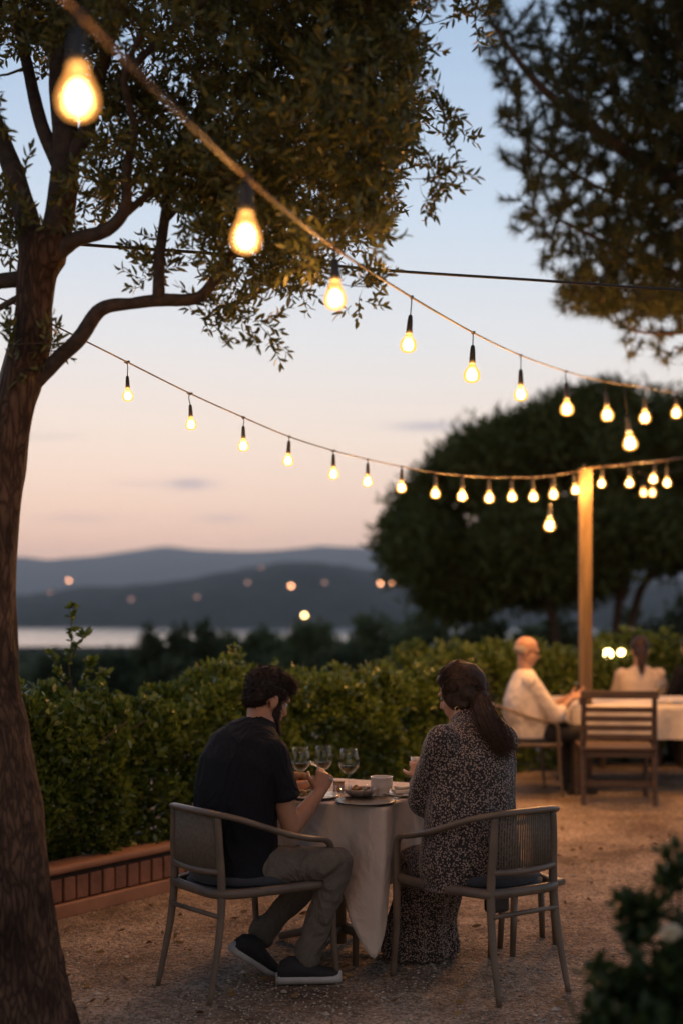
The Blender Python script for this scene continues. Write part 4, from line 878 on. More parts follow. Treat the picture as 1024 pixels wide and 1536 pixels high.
for px, py, k, lab in ((518, 1199, .8, 'small water tumbler in front of the wooden box'), (552, 1200, .8, 'small water tumbler right of the shallow dish'), (497, 1198, .75, 'small water tumbler beside the white dinner plate')):
    q = MB(); q.lathe([(0, 0), (.026*k, 0), (.032*k, .06*k), (.0305*k, .06*k), (.025*k, .006), (0, .006)], onT(px, py)+V((0, 0, .012)), 24); tag(q.build('tumbler', gl), lab, 'glass', 'small tumblers on the near table')
def fork(M_, name, label, par=None):
    q = MB(); q.tube([M_ @ V(p) for p in ((0, -.09, 0), (0, 0, .004), (0, .05, .0), (0, .065, 0))], [.004, .0028, .0025, .006], 8, flat=.5)
    for x in (-.008, -.0027, .0027, .008): q.tube([M_ @ V(p) for p in ((x*.5, .06, 0), (x, .075, -.003), (x, .10, .003))], .0013, 5)
    return tag(q.build(name, mat('steel', (.6, .58, .55), rough=.25, metal=1)), label, 'fork')
p = onT(590, 1199); fork(Matrix.Translation(p+V((0, 0, .005))) @ Matrix.Rotation(.4, 4, 'Z'), 'fork', 'steel fork lying on the cloth left of the woman')
# low stool and bag behind the woman
t = thing('low_stool', 'low dark wooden stool behind the armchair of the woman', 'stool', (0, 0, 0)); c = (G(750, 1421)+G(766, 1432))/2+V((.0, .16, 0))
fa = G(749, 1422); fb = G(768, 1434)
for p in (fa, fb, fa+V((.22, .2, 0)), fb+V((.22, .2, 0))): q = MB(); cc_ = (fa+fb)/2+V((.11, .1, 0)); q.tube([p, p+(cc_-p)*.12+V((0, 0, .27))], [.013, .017], 10); q.build('leg', frame_m, t)
q = MB(); q.box(cc_+V((0, 0, .285)), .30, .2, .03, Matrix.Rotation(.75, 3, 'Z')); q.build('seat', frame_m, t, False, bevel=.008)
t = thing('handbag', 'small black handbag hanging behind the armchair of the woman', 'bag'); p = P(744, 1352, 5.62); q = MB(); q.box(p+V((0, 0, .03)), .10, .06, .15, Matrix.Rotation(.5, 3, 'Z')); q.build('body', rubber, t, False, bevel=.015)
q = MB(); q.tube(smooth_path([p+V((-.04, 0, .10)), p+V((-.02, 0, .17)), p+V((.02, 0, .17)), p+V((.04, 0, .10))], 5), .005, 6); q.build('strap', rubber, t)

# ---------------------------------------------------------------- far dining group furniture
slat = mat('teak_slat', (.12, .075, .05), (.07, .045, .03), .6, 6, bump=.3, stretch=(1, 6, 6))
def slat_chair(label, loc, rz, w_=.54):
    t = thing('slatted_chair', label, 'chair', loc, rz); hw_ = w_/2
    for s in (-1, 1):
        q = MB(); q.tube([(s*hw_, -.03, 0), (s*hw_, .02, .42), (s*hw_*.98, -.03, .86)], [.020, .024, .019], 4, up=(0, 1, 0)); q.build('leg', slat, t, False)
        q = MB(); q.tube([(s*hw_, .47, 0), (s*hw_, .46, .42)], [.019, .023], 4, up=(0, 1, 0)); q.build('leg', slat, t, False)
    q = MB()
    for i in range(5): q.box((0, .22-.20+i*.10, .43), w_+.04, .085, .02)
    q.build('seat', slat, t, False, bevel=.003)
    q = MB()
    for z in (.52, .59, .66, .73): q.box((0, .0-(z-.42)*.1, z), w_-.03, .018, .042)
    q.box((0, -.045, .845), w_+.05, .03, .06); q.build('backrest', slat, t, False, bevel=.004)
    
    for y_, z_ in ((.02, .385), (.44, .385), (.02, .16)): q = MB(); q.box((0, y_, z_), w_, .02, .045); q.build('stretcher', slat, t, False)
    return t
pc = (G(880, 1203)+G(976, 1212))/2; slat_chair('empty slatted wooden chair with its back to the camera by the post', (pc.x, pc.y, 0), -.08)
bt = thing('long_table', 'long table under a pale cloth behind the slatted chair, reaching to the right edge', 'table', (2.72, 11.38, 0)); q = MB(); q.box((0, 0, .68), 1.70, 1.2, .04); q.build('table_top', slat, bt, False)
for x in (-.75, .75):
    for y in (-.5, .5): q = MB(); q.tube([(x, y, .66), (x, y, 0)], .03, 8); q.build('leg', slat, bt)
per = []
for cx_, cy2, a0 in ((.84, .59, 0), (-.84, .59, 90), (-.84, -.59, 180), (.84, -.59, 270)):
    for k in range(7): a = math.radians(a0+15*k); per.append(V((cx_+.03*math.cos(a), cy2+.03*math.sin(a), 0)))
dense_p = []
for i in range(len(per)):
    a, b = per[i], per[(i+1) % len(per)]; m_ = max(1, int((b-a).length/.03))
    dense_p += [a.lerp(b, k/m_) for k in range(m_)]
q = MB(); n_ = len(dense_p); rows = []
for k, z in ((.0, .706), (.5, .706), (.97, .706), (1, .700), (1.008, .67), (1.015, .60), (1.02, .52), (1.025, .44)):
    for i, p in enumerate(dense_p): d = p.normalized(); rows.append(p*max(k, .001)+d*max(0, .70-z)*.07*math.sin(i*.55+math.sin(i*.13)*2)+V((0, 0, z)))
q.add(rows, [[j*n_+i, j*n_+(i+1) % n_, (j+1)*n_+(i+1) % n_, (j+1)*n_+i] for j in range(7) for i in range(n_)])
tag(q.build('tablecloth', mat('pale_far_cloth', (.74, .66, .56), rough=.9, scale=5, folds=.2), loc=(2.72, 11.38, 0)), 'pale cloth hanging over the far long table at the right edge', 'tablecloth')
wine_glass('far wine glass on the far table left of the dark-haired guest', V((2.62, 11.0, .712)), .2, .04, .3)
q = MB(); q.lathe([(0, 0), (.09, 0), (.12, .01), (0, .006)], (2.72, 11.05, .712), 30); q.ell((2.72, 11.05, .73), (.05, 0, 0), (0, .04, 0), (0, 0, .02)); tag(q.build('far_plate', cer), 'white plate with food on the far long table', 'plate')
# ---------------------------------------------------------------- people
skin_d = mat('skin_tan', (.42, .21, .12), (.35, .17, .095), .5, 14, sss=.15, bump=.06, bscale=220); skin_l = mat('skin_fair', (.55, .30, .19), (.47, .24, .15), .5, 14, sss=.15, bump=.05, bscale=200)
hair_d = mat('dark_brown_hair', (.022, .013, .009), (.011, .007, .005), .6, 60, spec=.3); hair_w = mat('chestnut_hair', (.05, .024, .013), (.018, .009, .006), .55, 60, spec=.35); hair_g = mat('grey_hair', (.35, .31, .28), (.25, .22, .2), .7, 60)
eye_m = mat('eye', (.7, .68, .65), (.05, .03, .02), .1, 2)
def frame(fwd, up=(0, 0, 1)):
    f = V(fwd).normalized(); r = f.cross(V(up)).normalized(); u = r.cross(f); return f, r, u
def head(mb, c, f, r, u, k=1.0, neck=None, nr=.052):
    """c = middle of the skull; f forward, r right, u up; about 0.235 m tall"""
    c = V(c); X = lambda a, b, d: c+(f*a+r*b+u*d)*k
    mb.ell(X(-.012, 0, .025), r*.076*k, f*.095*k, u*.088*k, 24, 16)
    mb.ell(X(.028, 0, -.035), r*.062*k, f*.064*k, u*.078*k, 22, 14)
    mb.ell(X(.058, 0, -.088), r*.034*k, f*.026*k, u*.024*k, 14, 10)
    mb.capsule(X(-.005, .052, -.055), X(.05, .03, -.09), .018*k, .017*k); mb.capsule(X(-.005, -.052, -.055), X(.05, -.03, -.09), .018*k, .017*k)
    mb.capsule(X(.085, 0, .008), X(.104, 0, -.028), .0085*k, .0115*k, 10); mb.ell(X(.09, 0, -.034), r*.017*k, f*.012*k, u*.008*k, 10, 8)
    mb.capsule(X(.082, .03, .022), X(.083, -.03, .022), .009*k, .009*k, 10)
    mb.ell(X(.086, 0, -.056), r*.024*k, f*.010*k, u*.0055*k, 12, 8); mb.ell(X(.084, 0, -.067), r*.020*k, f*.010*k, u*.0065*k, 12, 8)
    for s in (-1, 1):
        mb.ell(X(.058, s*.036, -.03), r*.02*k, f*.02*k, u*.02*k, 12, 8)
        mb.ell(X(-.012, s*.078, -.018), r*.007*k, f*.017*k+r*s*.006*k, u*.030*k, 12, 10); mb.ell(X(-.008, s*.075, -.042), r*.007*k, f*.010*k, u*.010*k, 10, 8)
    if neck is not None: mb.capsule(X(-.018, 0, -.05), neck, nr*k, nr*1.12*k, 18)
def eyes(parent, c, f, r, u, k=1):
    for s in (-1, 1): q = MB(); q.ball(V(c)+(f*.074+r*s*.030+u*.0)*k, .0105*k, 12, 8); q.build('eye', eye_m, parent)
def hand(mb, w_, d, n, side, k=1.0, curl=.5, thumb=.6, spread=.06):
    """palm from wrist w_ along d; n = the way the palm faces; side = towards the thumb"""
    d = V(d).normalized(); side = V(side); side = (side-d*side.dot(d)).normalized(); nn = V(n); n = d.cross(side); n = n if n.dot(nn) > 0 else -n
    w_ = V(w_)
    mb.loft([(w_-d*.01*k, side*.026*k, n*.019*k), (w_+d*.015*k, side*.031*k, n*.017*k), (w_+d*.05*k, side*.040*k, n*.0145*k), (w_+d*.083*k, side*.041*k, n*.012*k), (w_+d*.092*k, side*.037*k, n*.008*k)], 16)
    for i, (o, L) in enumerate(((.031, .072), (.0105, .081), (-.0105, .075), (-.031, .058))):
        p = w_+(d*(.082-.004*abs(i-1))+side*o)*k; dd = (d+side*(o*spread*20)*.3).normalized(); a = curl*(.7+.18*i); r0 = .0088*k
        pts = [p-dd*.02*k, p]
        for seg in (.45, .30, .25):
            ax = dd.cross(n).normalized(); dd = (Matrix.Rotation(a, 3, ax) @ dd); 
            p = p+dd*L*seg*k; pts.append(p); a = curl*(1.05)
        for a0, b0, ra, rb in zip(pts, pts[1:], (.0095, .0092, .0085, .0078), (.0092, .0085, .0078, .0068)): mb.capsule(a0, b0, ra*k, rb*k, 10)
    p = w_+(d*.022+side*.022)*k; dd = (d*.55+side*.75+n*.35*thumb).normalized()
    for L, ra, rb in ((.034, .014, .0115), (.03, .0112, .0098), (.026, .0098, .008)):
        e_ = p+dd*L*k; mb.capsule(p, e_, ra*k, rb*k, 10); p = e_; dd = (dd+d*.45+n*thumb*.45-side*.15).normalized()
def limbs_(mb, pts, rr):
    for a, b, ra, rb in zip(pts, pts[1:], rr, rr[1:]): mb.capsule(a, b, ra, rb, 16)
def muscle(mb, a, b, r0, r1, r2):
    a, b = V(a), V(b); mb.capsule(a, a.lerp(b, .4), r0, r1, 16); mb.capsule(a.lerp(b, .4), b, r1, r2, 16)
def shoe(parent, heel, toe, up, mu, ms, L=None, k=1.0):
    heel, toe = V(heel), V(toe); f = (toe-heel).normalized(); L = (toe-heel).length; r = f.cross(V(up)).normalized(); u = r.cross(f)
    sh_ = thing_part('shoe', parent)
    def X(a, b, c): return heel+f*a*L+r*b*k+u*c*k
    q = MB(); secs = []
    for a, w_ in ((-.02, .018), (.03, .030), (.2, .035), (.45, .037), (.7, .045), (.88, .040), (.97, .026), (1.0, .012)): secs.append((X(a, 0, .015), r*w_*k, u*.022*k))
    q.loft(secs, 18); sole = q.build('sole', ms, sh_)
    q = MB(); secs = []
    for a, w_, h_ in ((0.0, .020, .032), (.05, .031, .060), (.2, .036, .078), (.35, .037, .072), (.52, .038, .052), (.7, .041, .036), (.86, .036, .027), (.95, .022, .018)): secs.append((X(a, 0, .018+h_*.42), r*w_*k, u*h_*.58*k))
    q.loft(secs, 18); up_ = q.build('upper', mu, sh_)
    return sh_
def thing_part(name, parent):
    o = bpy.data.objects.new(name, None); COL.objects.link(o); o.parent = parent; return o
def strands(name, m, parent, base, nrm_, flow, n, L, r, droop=.0, seg=3, jitter=.3):
    q = MB()
    for _ in range(n):
        i = R.randrange(len(base)); p = V(base[i]); nn = V(nrm_[i]); d = (V(flow(p, nn)).normalized()+V([R.gauss(0, jitter) for _ in range(3)])).normalized(); l = L*R.uniform(.5, 1.2)
        pts = [p]; 
        for s in range(seg): pts.append(pts[-1]+d*l/seg); d = (d+V((0, 0, -droop))+V([R.gauss(0, jitter*.4) for _ in range(3)])).normalized()
        q.tube(pts, list(np.linspace(r, r*.25, seg+1)), 3, cap=False)
    return q.build(name, m, parent)
def surf(o, cond, k=None):
    me = o.data; b, n_ = [], []
    for v in me.vertices:
        if cond(v.co, v.normal): b.append(tuple(v.co)); n_.append(tuple(v.normal))
    return b, n_

# ================= the seated man
man = thing('person', 'seated bearded man in a dark short-sleeved shirt, seen from behind on the left', 'person', (0, 0, 0))
Fm = V((math.cos(man_ang), math.sin(man_ang), 0)); Sm = Fm.cross(V((0, 0, 1)))      # Sm: his right, towards the camera
def sec(c, hw_, hd, S, Fd, tilt=0): return (V(c), V(S)*hw_, (V(Fd)+V((0, 0, tilt))).normalized()*hd)
pel = P(352, 1306, 5.42)
hR, hL = P(372, 1302, 5.33), P(352, 1298, 5.53); kR, kL = P(508, 1293, 5.40), P(490, 1292, 5.66); aR, aL = P(462, 1432, 5.43), P(392, 1402, 5.62)
sR, sL = P(410, 1130, 5.345), P(338, 1122, 5.62); eR, eL = P(436, 1244, 5.36), P(400, 1215, 5.86); wR, wL = P(478, 1190, 5.50), P(462, 1188, 5.93)
nk = P(392, 1090, 5.5); hc = P(402, 1047, 5.56)
hf, hr_, hu = frame(V((.72, .52, -.42)), (.0, 0, 1))
q = MB()
T = [sec(P(355, 1310, 5.42), .165, .12, Sm, Fm), sec(P(352, 1235, 5.43), .155, .115, Sm, Fm, -.1), sec(P(358, 1170, 5.44), .17, .12, Sm, Fm, -.2), sec(P(368, 1125, 5.47), .175, .11, Sm, Fm, -.3), sec(P(380, 1097, 5.49), .12, .07, Sm, Fm, -.4), sec(P(390, 1083, 5.51), .06, .055, Sm, Fm, -.4)]
q.loft(T, 22); head(q, hc, hf, hr_, hu, 1.02, nk, .054)
for s, e_, w_ in ((sR, eR, wR), (sL, eL, wL)):
    muscle(q, s, e_, .052, .047, .037); muscle(q, e_, w_, .038, .037, .026)
hand(q, wR, P(492, 1150, 5.55)-wR, V((-.3, .9, .1)), V((-.75, -.1, .3)), 1.0, .85, 1.0); hand(q, wL, V((.8, .55, -.05)), V((0, 0, -1)), V((.6, -.6, 0)), 1.0, .35)
for h_, k_, a_ in ((hR, kR, aR), (hL, kL, aL)): muscle(q, h_, k_, .07, .062, .05); muscle(q, k_, a_, .048, .046, .033)
remesh('body', q, skin_d, man, .0055, 5); eyes(man, hc, hf, hr_, hu)
shirt = mat('dark_shirt', (.014, .015, .019), (.009, .010, .013), .85, 200, spec=.15, bump=.15, folds=.55, fscale=6)
q = MB()
T = [sec(P(352, 1322, 5.41), .20, .155, Sm, Fm), sec(P(354, 1290, 5.42), .202, .158, Sm, Fm), sec(P(352, 1240, 5.42), .198, .152, Sm, Fm, -.1), sec(P(354, 1190, 5.43), .202, .148, Sm, Fm, -.15), sec(P(361, 1145, 5.45), .21, .138, Sm, Fm, -.22), sec(P(370, 1113, 5.47), .19, .112, Sm, Fm, -.32), sec(P(380, 1093, 5.49), .13, .08, Sm, Fm, -.4), sec(P(388, 1083, 5.505), .068, .062, Sm, Fm, -.4)]
q.loft(T, 28)
q.capsule(sR, sR.lerp(eR, .48), .060, .058, 20); q.capsule(sL, sL.lerp(eL, .5), .060, .058, 20); q.capsule(sR, sL, .055, .055)
ad = (eR-sR).normalized(); ao = ad.orthogonal().normalized(); ab = ad.cross(ao)
q.loft([(sR.lerp(eR, t_), ao*r_, ab*r_) for t_, r_ in ((0, .055), (.3, .061), (.50, .065), (.60, .067), (.605, .060))], 20)
for s_h in (sR, sL): q.capsule(P(388, 1094, 5.5), s_h, .048, .05, 16)
shirt_o = remesh('shirt', q, shirt, man, .007, 9, .0095, 6.5, stretch=(1, 1, .6))
q = MB(); cs = nk+V((0, 0, .0)); ax = (hc-nk).normalized(); a1 = Sm; b1 = ax.cross(a1).normalized()
q.loft([(cs-ax*.012, a1*.070, b1*.066), (cs+ax*.018, a1*.064, b1*.062), (cs+ax*.03, a1*.061, b1*.06), (cs+ax*.028, a1*.058, b1*.057), (cs-ax*.01, a1*.06, b1*.058)], 28, cap=False); q.build('collar', shirt, man)
trou = mat('khaki_trousers', (.15, .128, .10), (.115, .10, .08), .9, 120, bump=.2, folds=.6, fscale=8)
q = MB(); q.loft([sec(P(352, 1328, 5.41), .175, .14, Sm, Fm), sec(P(354, 1300, 5.42), .18, .145, Sm, Fm), sec(P(356, 1270, 5.42), .17, .13, Sm, Fm)], 24)
for h_, k_, a_ in ((hR, kR, aR), (hL, kL, aL)):
    muscle(q, h_, k_, .085, .074, .058); muscle(q, k_, a_, .058, .055, .046); q.capsule(a_+V((0, 0, .03)), a_+V((0, 0, -.012)), .048, .049)
remesh('trousers', q, trou, man, .007, 6, .012, 8)
sh_b = mat('shoe_knit', (.02, .02, .022), rough=.8, scale=60, bump=.3); sh_w = mat('shoe_sole', (.5, .48, .46), (.4, .38, .36), .6, 20)
g1 = G(462, 1479); shoe(man, V((g1.x-.125, g1.y+.02, .008)), V((g1.x+.135, g1.y+.05, .008)), (0, 0, 1), sh_b, sh_w, k=1.12)
shoe(man, P(345, 1424, 5.50), P(416, 1466, 5.60)+V((0, 0, .0)), (.35, -.25, 1), sh_b, sh_w, k=1.12)
# hair and beard
def hx(a, b, c): return hc+hf*a+hr_*b+hu*c
q = MB(); q.ell(hx(-.022, 0, .036), hr_*.082, hf*.098, hu*.090, 26, 18); q.ell(hx(.035, 0, .078), hr_*.068, hf*.062, hu*.04, 20, 12); q.ell(hx(-.055, 0, -.015), hr_*.066, hf*.052, hu*.06, 18, 12)
for s in (-1, 1): q.ell(hx(-.005, s*.066, .025), hr_*.016, hf*.05, hu*.035, 14, 10)
hair = remesh('hair', q, hair_d, man, .005, 4, .004, 40)
b, n_ = surf(hair, lambda c, n: (c-hc).dot(hu) > -.07)
strands('hair_strands', hair_d, hair, b, n_, lambda p, n: n*.5+hf*.35+hu*.15, 4600, .013, .0011, .2, 3, .35)
b, n_ = surf(hair, lambda c, n: (c-hc).dot(hu) > .06 and (c-hc).dot(hf) > -.03)
strands('hair_strands', hair_d, hair, b, n_, lambda p, n: n*.6+hf*.5, 1500, .024, .0012, .3, 4, .45)
q = MB()
for s in (-1, 1): q.capsule(hx(.014, s*.064, -.015), hx(.028, s*.056, -.08), .017, .024); q.capsule(hx(.028, s*.056, -.08), hx(.07, s*.02, -.115), .024, .027)
q.ell(hx(.078, 0, -.112), hr_*.040, hf*.034, hu*.036); q.capsule(hx(.088, .022, -.05), hx(.09, -.022, -.05), .007, .007)
beard = remesh('beard', q, hair_d, man, .005, 3, .003, 50)
b, n_ = surf(beard, lambda c, n: True); strands('beard_strands', hair_d, beard, b, n_, lambda p, n: n*.5-hu*.6, 2200, .014, .0008, .1, 2, .3)
# fork in his raised hand
fd = (P(470, 1140, 5.62)-P(492, 1158, 5.53)).normalized(); Mq = Matrix.Translation(P(484, 1158, 5.57)) @ fd.to_track_quat('Y', 'Z').to_matrix().to_4x4()
fork(Mq, 'fork', 'steel fork held up in the right hand of the man')

# ================= the seated woman
P0 = P
def P(px, py, Y): return P0(px, py, Y+.07)
wom = thing('person', 'seated woman with a long low ponytail in a dark speckled dress, seen from behind', 'person', (0, 0, 0))
Fw = V((math.cos(wom_ang), math.sin(wom_ang), 0)); Sw = Fw.cross(V((0, 0, 1)))      # her right: away from the camera
hcw = P(690, 1041, 5.50); nkw = P(698, 1078, 5.44); wf, wr_, wu = frame(V((-.80, .50, -.32)))
sRw, sLw = P(752, 1112, 5.60), P(664, 1112, 5.28); eLw, eRw = P(636, 1200, 5.40), P(705, 1200, 5.85); wLw, wRw = P(629, 1170, 5.60), P(648, 1165, 5.78)
hLw, hRw = P(690, 1300, 5.30), P(730, 1300, 5.52); kLw, kRw = P(608, 1300, 5.66), P(650, 1295, 5.86)
q = MB()
q.loft([sec(P(707, 1312, 5.38), .18, .13, Sw, Fw), sec(P(708, 1235, 5.38), .15, .11, Sw, Fw), sec(P(708, 1165, 5.39), .165, .11, Sw, Fw, -.1), sec(P(706, 1115, 5.41), .165, .10, Sw, Fw, -.2), sec(P(702, 1092, 5.43), .10, .06, Sw, Fw, -.3), sec(P(699, 1078, 5.44), .052, .05, Sw, Fw, -.3)], 22)
head(q, hcw, wf, wr_, wu, .98, nkw, .047)
for s, e_, w_ in ((sRw, eRw, wRw), (sLw, eLw, wLw)): muscle(q, s, e_, .046, .042, .033); muscle(q, e_, w_, .034, .032, .022)
hand(q, wLw, P(626, 1140, 5.66)-wLw, V((.5, .8, 0)), V((-.6, .2, .3)), .92, .7, 1); hand(q, wRw, P(636, 1140, 5.74)-wRw, V((-.2, -.9, 0)), V((-.6, .2, .3)), .92, .6, 1)
hem = G(632, 1446)
for h_, k_, s in ((hLw, kLw, -1), (hRw, kRw, 1)): muscle(q, h_, k_, .08, .068, .052); f_ = V((hem.x+.02, hem.y+.14+s*.05, .09)); muscle(q, k_, f_, .05, .047, .034); q.capsule(f_, V((f_.x-.07, f_.y+.03, .04)), .03, .022)
remesh('body', q, skin_l, wom, .0055, 5); eyes(wom, hcw, wf, wr_, wu, .98)
# speckled cloth
dress_m, nt, b = nodes_of('speckled_dress'); tc = nt.nodes.new('ShaderNodeTexCoord'); vo = nt.nodes.new('ShaderNodeTexVoronoi'); vo.inputs['Scale'].default_value = 125; vo.inputs['Randomness'].default_value = .9
nz = nt.nodes.new('ShaderNodeTexNoise'); nz.inputs['Scale'].default_value = 140; mpx = nt.nodes.new('ShaderNodeMix'); mpx.data_type = 'VECTOR'; mpx.inputs['Factor'].default_value = .010
lk(nt, tc.outputs['Object'], nz.inputs['Vector']); lk(nt, tc.outputs['Object'], mpx.inputs['A']); lk(nt, nz.outputs['Color'], mpx.inputs['B']); lk(nt, mpx.outputs['Result'], vo.inputs['Vector'])
r = nt.nodes.new('ShaderNodeValToRGB'); e = r.color_ramp.elements; e[0].position = .36; e[1].position = .46; e[0].color = (.36, .27, .22, 1); e[1].color = (.016, .010, .009, 1)
lk(nt, vo.outputs['Distance'], r.inputs[0]); lk(nt, r.outputs[0], b.inputs['Base Color'])
n3 = nt.nodes.new('ShaderNodeTexNoise'); n3.inputs['Scale'].default_value = 6; n3.inputs['Distortion'].default_value = 1.2; m3 = nt.nodes.new('ShaderNodeMapping'); m3.inputs['Scale'].default_value = (1, 1, .4); lk(nt, tc.outputs['Object'], m3.inputs[0]); lk(nt, m3.outputs[0], n3.inputs['Vector'])
b3 = nt.nodes.new('ShaderNodeBump'); b3.inputs['Strength'].default_value = .6; b3.inputs['Distance'].default_value = .1; lk(nt, n3.outputs['Fac'], b3.inputs['Height']); lk(nt, b3.outputs[0], b.inputs['Normal']); b.inputs['Roughness'].default_value = .75; b.inputs['Sheen Weight'].default_value = .15
q = MB()
q.loft([sec(P(705, 1328, 5.37), .215, .17, Sw, Fw), sec(P(704, 1290, 5.37), .225, .18, Sw, Fw), sec(P(704, 1235, 5.37), .205, .16, Sw, Fw), sec(P(706, 1185, 5.38), .20, .15, Sw, Fw, -.08), sec(P(707, 1140, 5.39), .205, .14, Sw, Fw, -.15), sec(P(706, 1108, 5.41), .17, .115, Sw, Fw, -.22), sec(P(702, 1088, 5.43), .11, .075, Sw, Fw, -.3), sec(P(699, 1077, 5.44), .062, .058, Sw, Fw, -.3)], 28)
for s, e_, w_ in ((sRw, eRw, wRw), (sLw, eLw, wLw)):
    q.capsule(s, s.lerp(e_, .5), .068, .074, 20); q.capsule(s.lerp(e_, .5), e_, .074, .068, 20); q.capsule(e_, e_.lerp(w_, .75), .066, .046, 20)
for h_, k_ in ((hLw, kLw), (hRw, kRw)): q.capsule(h_, k_, .10, .085, 20)
q.capsule(kLw, kRw, .08, .08)
mk = (kLw+kRw)/2
dS = V((.92, .38, 0)); dF = V((-.38, .92, 0))
q.loft([(V((mk.x+.04, mk.y-.05, .43)), dS*.15, dF*.13), (V((mk.x+.04, mk.y-.06, .30)), dS*.145, dF*.13), (V(hem)+V((.0, .12, .15)), dS*.155, dF*.14), (V(hem)+V((0, .12, .04)), dS*.165, dF*.15), (V(hem)+V((0, .12, .012)), dS*.168, dF*.15)], 28)
dress = remesh('dress', q, dress_m, wom, .0075, 8, .0085, 8, stretch=(1, 1, .35))
for v in dress.data.vertices:       # hanging pleats of the skirt
    if v.co.z < .40 and v.co.x < hem.x+.3:
        k = (.40-v.co.z)/.4; a = math.atan2(v.co.y-hem.y-.12, v.co.x-hem.x); v.co += V((math.cos(a), math.sin(a), 0))*(math.sin(a*11+v.co.z*3)*.012*k+math.sin(a*23)*.004*k)
q = MB(); ax = (hcw-nkw).normalized(); a1 = Sw; b1 = ax.cross(a1).normalized(); q.loft([(nkw-ax*.01, a1*.066, b1*.062), (nkw+ax*.012, a1*.058, b1*.056), (nkw+ax*.022, a1*.056, b1*.054), (nkw-ax*.008, a1*.056, b1*.053)], 26, cap=False); q.build('collar', dress_m, wom)
def wx(a, b, c): return hcw+(wf*a+wr_*b+wu*c)*.98
q = MB(); q.ell(wx(-.026, 0, .035), wr_*.084, wf*.100, wu*.092, 26, 18); q.ell(wx(-.06, 0, -.02), wr_*.07, wf*.06, wu*.07, 20, 12); q.ell(wx(.03, 0, .075), wr_*.066, wf*.055, wu*.042, 18, 12)
for s in (-1, 1): q.ell(wx(.0, s*.066, .0), wr_*.024, wf*.052, wu*.065, 16, 10)
for s in (-1, 1): q.capsule(wx(.01, s*.066, .0), wx(-.03, s*.060, -.06), .024, .024); q.ell(wx(-.02, s*.056, .015), wr_*.034, wf*.07, wu*.07)
bun = P(719, 1046, 5.42)
q.ball(bun, .034, 16, 12); q.capsule(wx(-.08, 0, -.01), bun, .045, .03)
tailp = smooth_path([bun, P(722, 1066, 5.36), P(733, 1088, 5.31), P(745, 1106, 5.29), P(757, 1122, 5.28)], 4); tr_ = lerp_list([.028, .036, .040, .034, .012], 4)
for a, b_, ra, rb in zip(tailp, tailp[1:], tr_, tr_[1:]): q.capsule(a, b_, ra, rb, 14)
whair = remesh('hair', q, hair_w, wom, .0055, 14, .0055, 17)
q = MB()
for _ in range(900):         # locks combed back from the forehead to the tie
    th = R.uniform(-1.9, 1.9); ph = R.uniform(0, 1); s = math.sin(th); cc_ = math.cos(th)
    p0 = wx(.075*(1-ph)-.02, .088*s, .033+.094*cc_*(1-.1*ph)); p1 = wx(-.05, .092*s, .043+.092*cc_); p2 = wx(-.115, .05*s, .02+.04*cc_)
    pa = smooth_path([p0, (p0+p1)/2+(p1-hcw).normalized()*.012, p1, p2, bun+V([R.gauss(0, .012) for _ in range(3)])], 3)
    q.tube(pa, [.0003]+[.0013]*(len(pa)-2)+[.0008], 3, cap=False)
for _ in range(1100):        # the tail, loosening and waving at its end
    o_ = V([R.gauss(0, .5) for _ in range(3)]); ph = R.uniform(0, 6); L_ = R.uniform(.75, 1.16); pts = []
    for i in range(9):
        f = i/8*L_; j = min(int(f*(len(tailp)-1)), len(tailp)-2); fr = f*(len(tailp)-1)-j; c = tailp[j].lerp(tailp[j+1], fr)
        pts.append(c+o_*np.interp(f, [0, .15, .5, 1, 1.2], [.017, .028, .038, .040, .034])+V((math.sin(f*11+ph), 0, math.cos(f*9+ph)))*.010*f)
    q.tube(pts, [.0012]*7+[.0008, .0003], 3, cap=False)
for _ in range(160):        # loose hairs all over the head
    d = V([R.gauss(0, 1) for _ in range(3)]).normalized(); p = hcw+wf*(-.03)+wu*.035+(wf*d.x*.1+wr_*d.y*.086+wu*d.z*.095)
    if d.x > .55 or d.z < -.35: continue
    e_ = (p-hcw).normalized(); q.tube([p, p+e_*.006-wf*.012, p+e_*.010-wf*.03-wu*.01], [.0004, .0004, .0002], 3, cap=False)
for _ in range(240):
    i = R.random(); p = bun+V([R.gauss(0, .03) for _ in range(3)]); d = V((R.gauss(.3, .6), R.gauss(0, .5), R.gauss(-.1, .6))); q.tube([p, p+d*.02, p+d*.035+V((0, 0, -.015))], [.0007, .0006, .0002], 3, cap=False)
q.build('hair_strands', mat('loose_hair', (.075, .036, .018), (.028, .014, .008), .55, 90, spec=.35), whair)
q = MB(); pa = [bun+V((math.cos(a)*.006, math.sin(a)*.03, math.cos(a)*.03)) for a in np.linspace(0, 6.28, 17)[:-1]]; q.tube(pa, .006, 8, closed=True); q.build('hair_tie', mat('hair_tie', (.12, .07, .04), rough=.6), whair)
q = MB(); ep = wx(-.010, -.086, -.056); q.tube([ep+V((math.cos(a)*.009, 0, math.sin(a)*.009-.006)) for a in np.linspace(0, 6.28, 13)[:-1]], .0016, 6, closed=True); q.build('earring', mat('gold', (.9, .6, .3), rough=.2, metal=1), wom)
# the cup she lifts
t = thing('drinking_cup', 'pale cup lifted to the mouth by the woman', 'cup', P(626, 1150, 5.70)); q = MB(); q.lathe([(0, 0), (.022, 0), (.026, .02), (.031, .07), (.029, .07), (.024, .02), (0, .005)], (0, 0, -.03), 24); q.build('body', cer, t)

P = P0
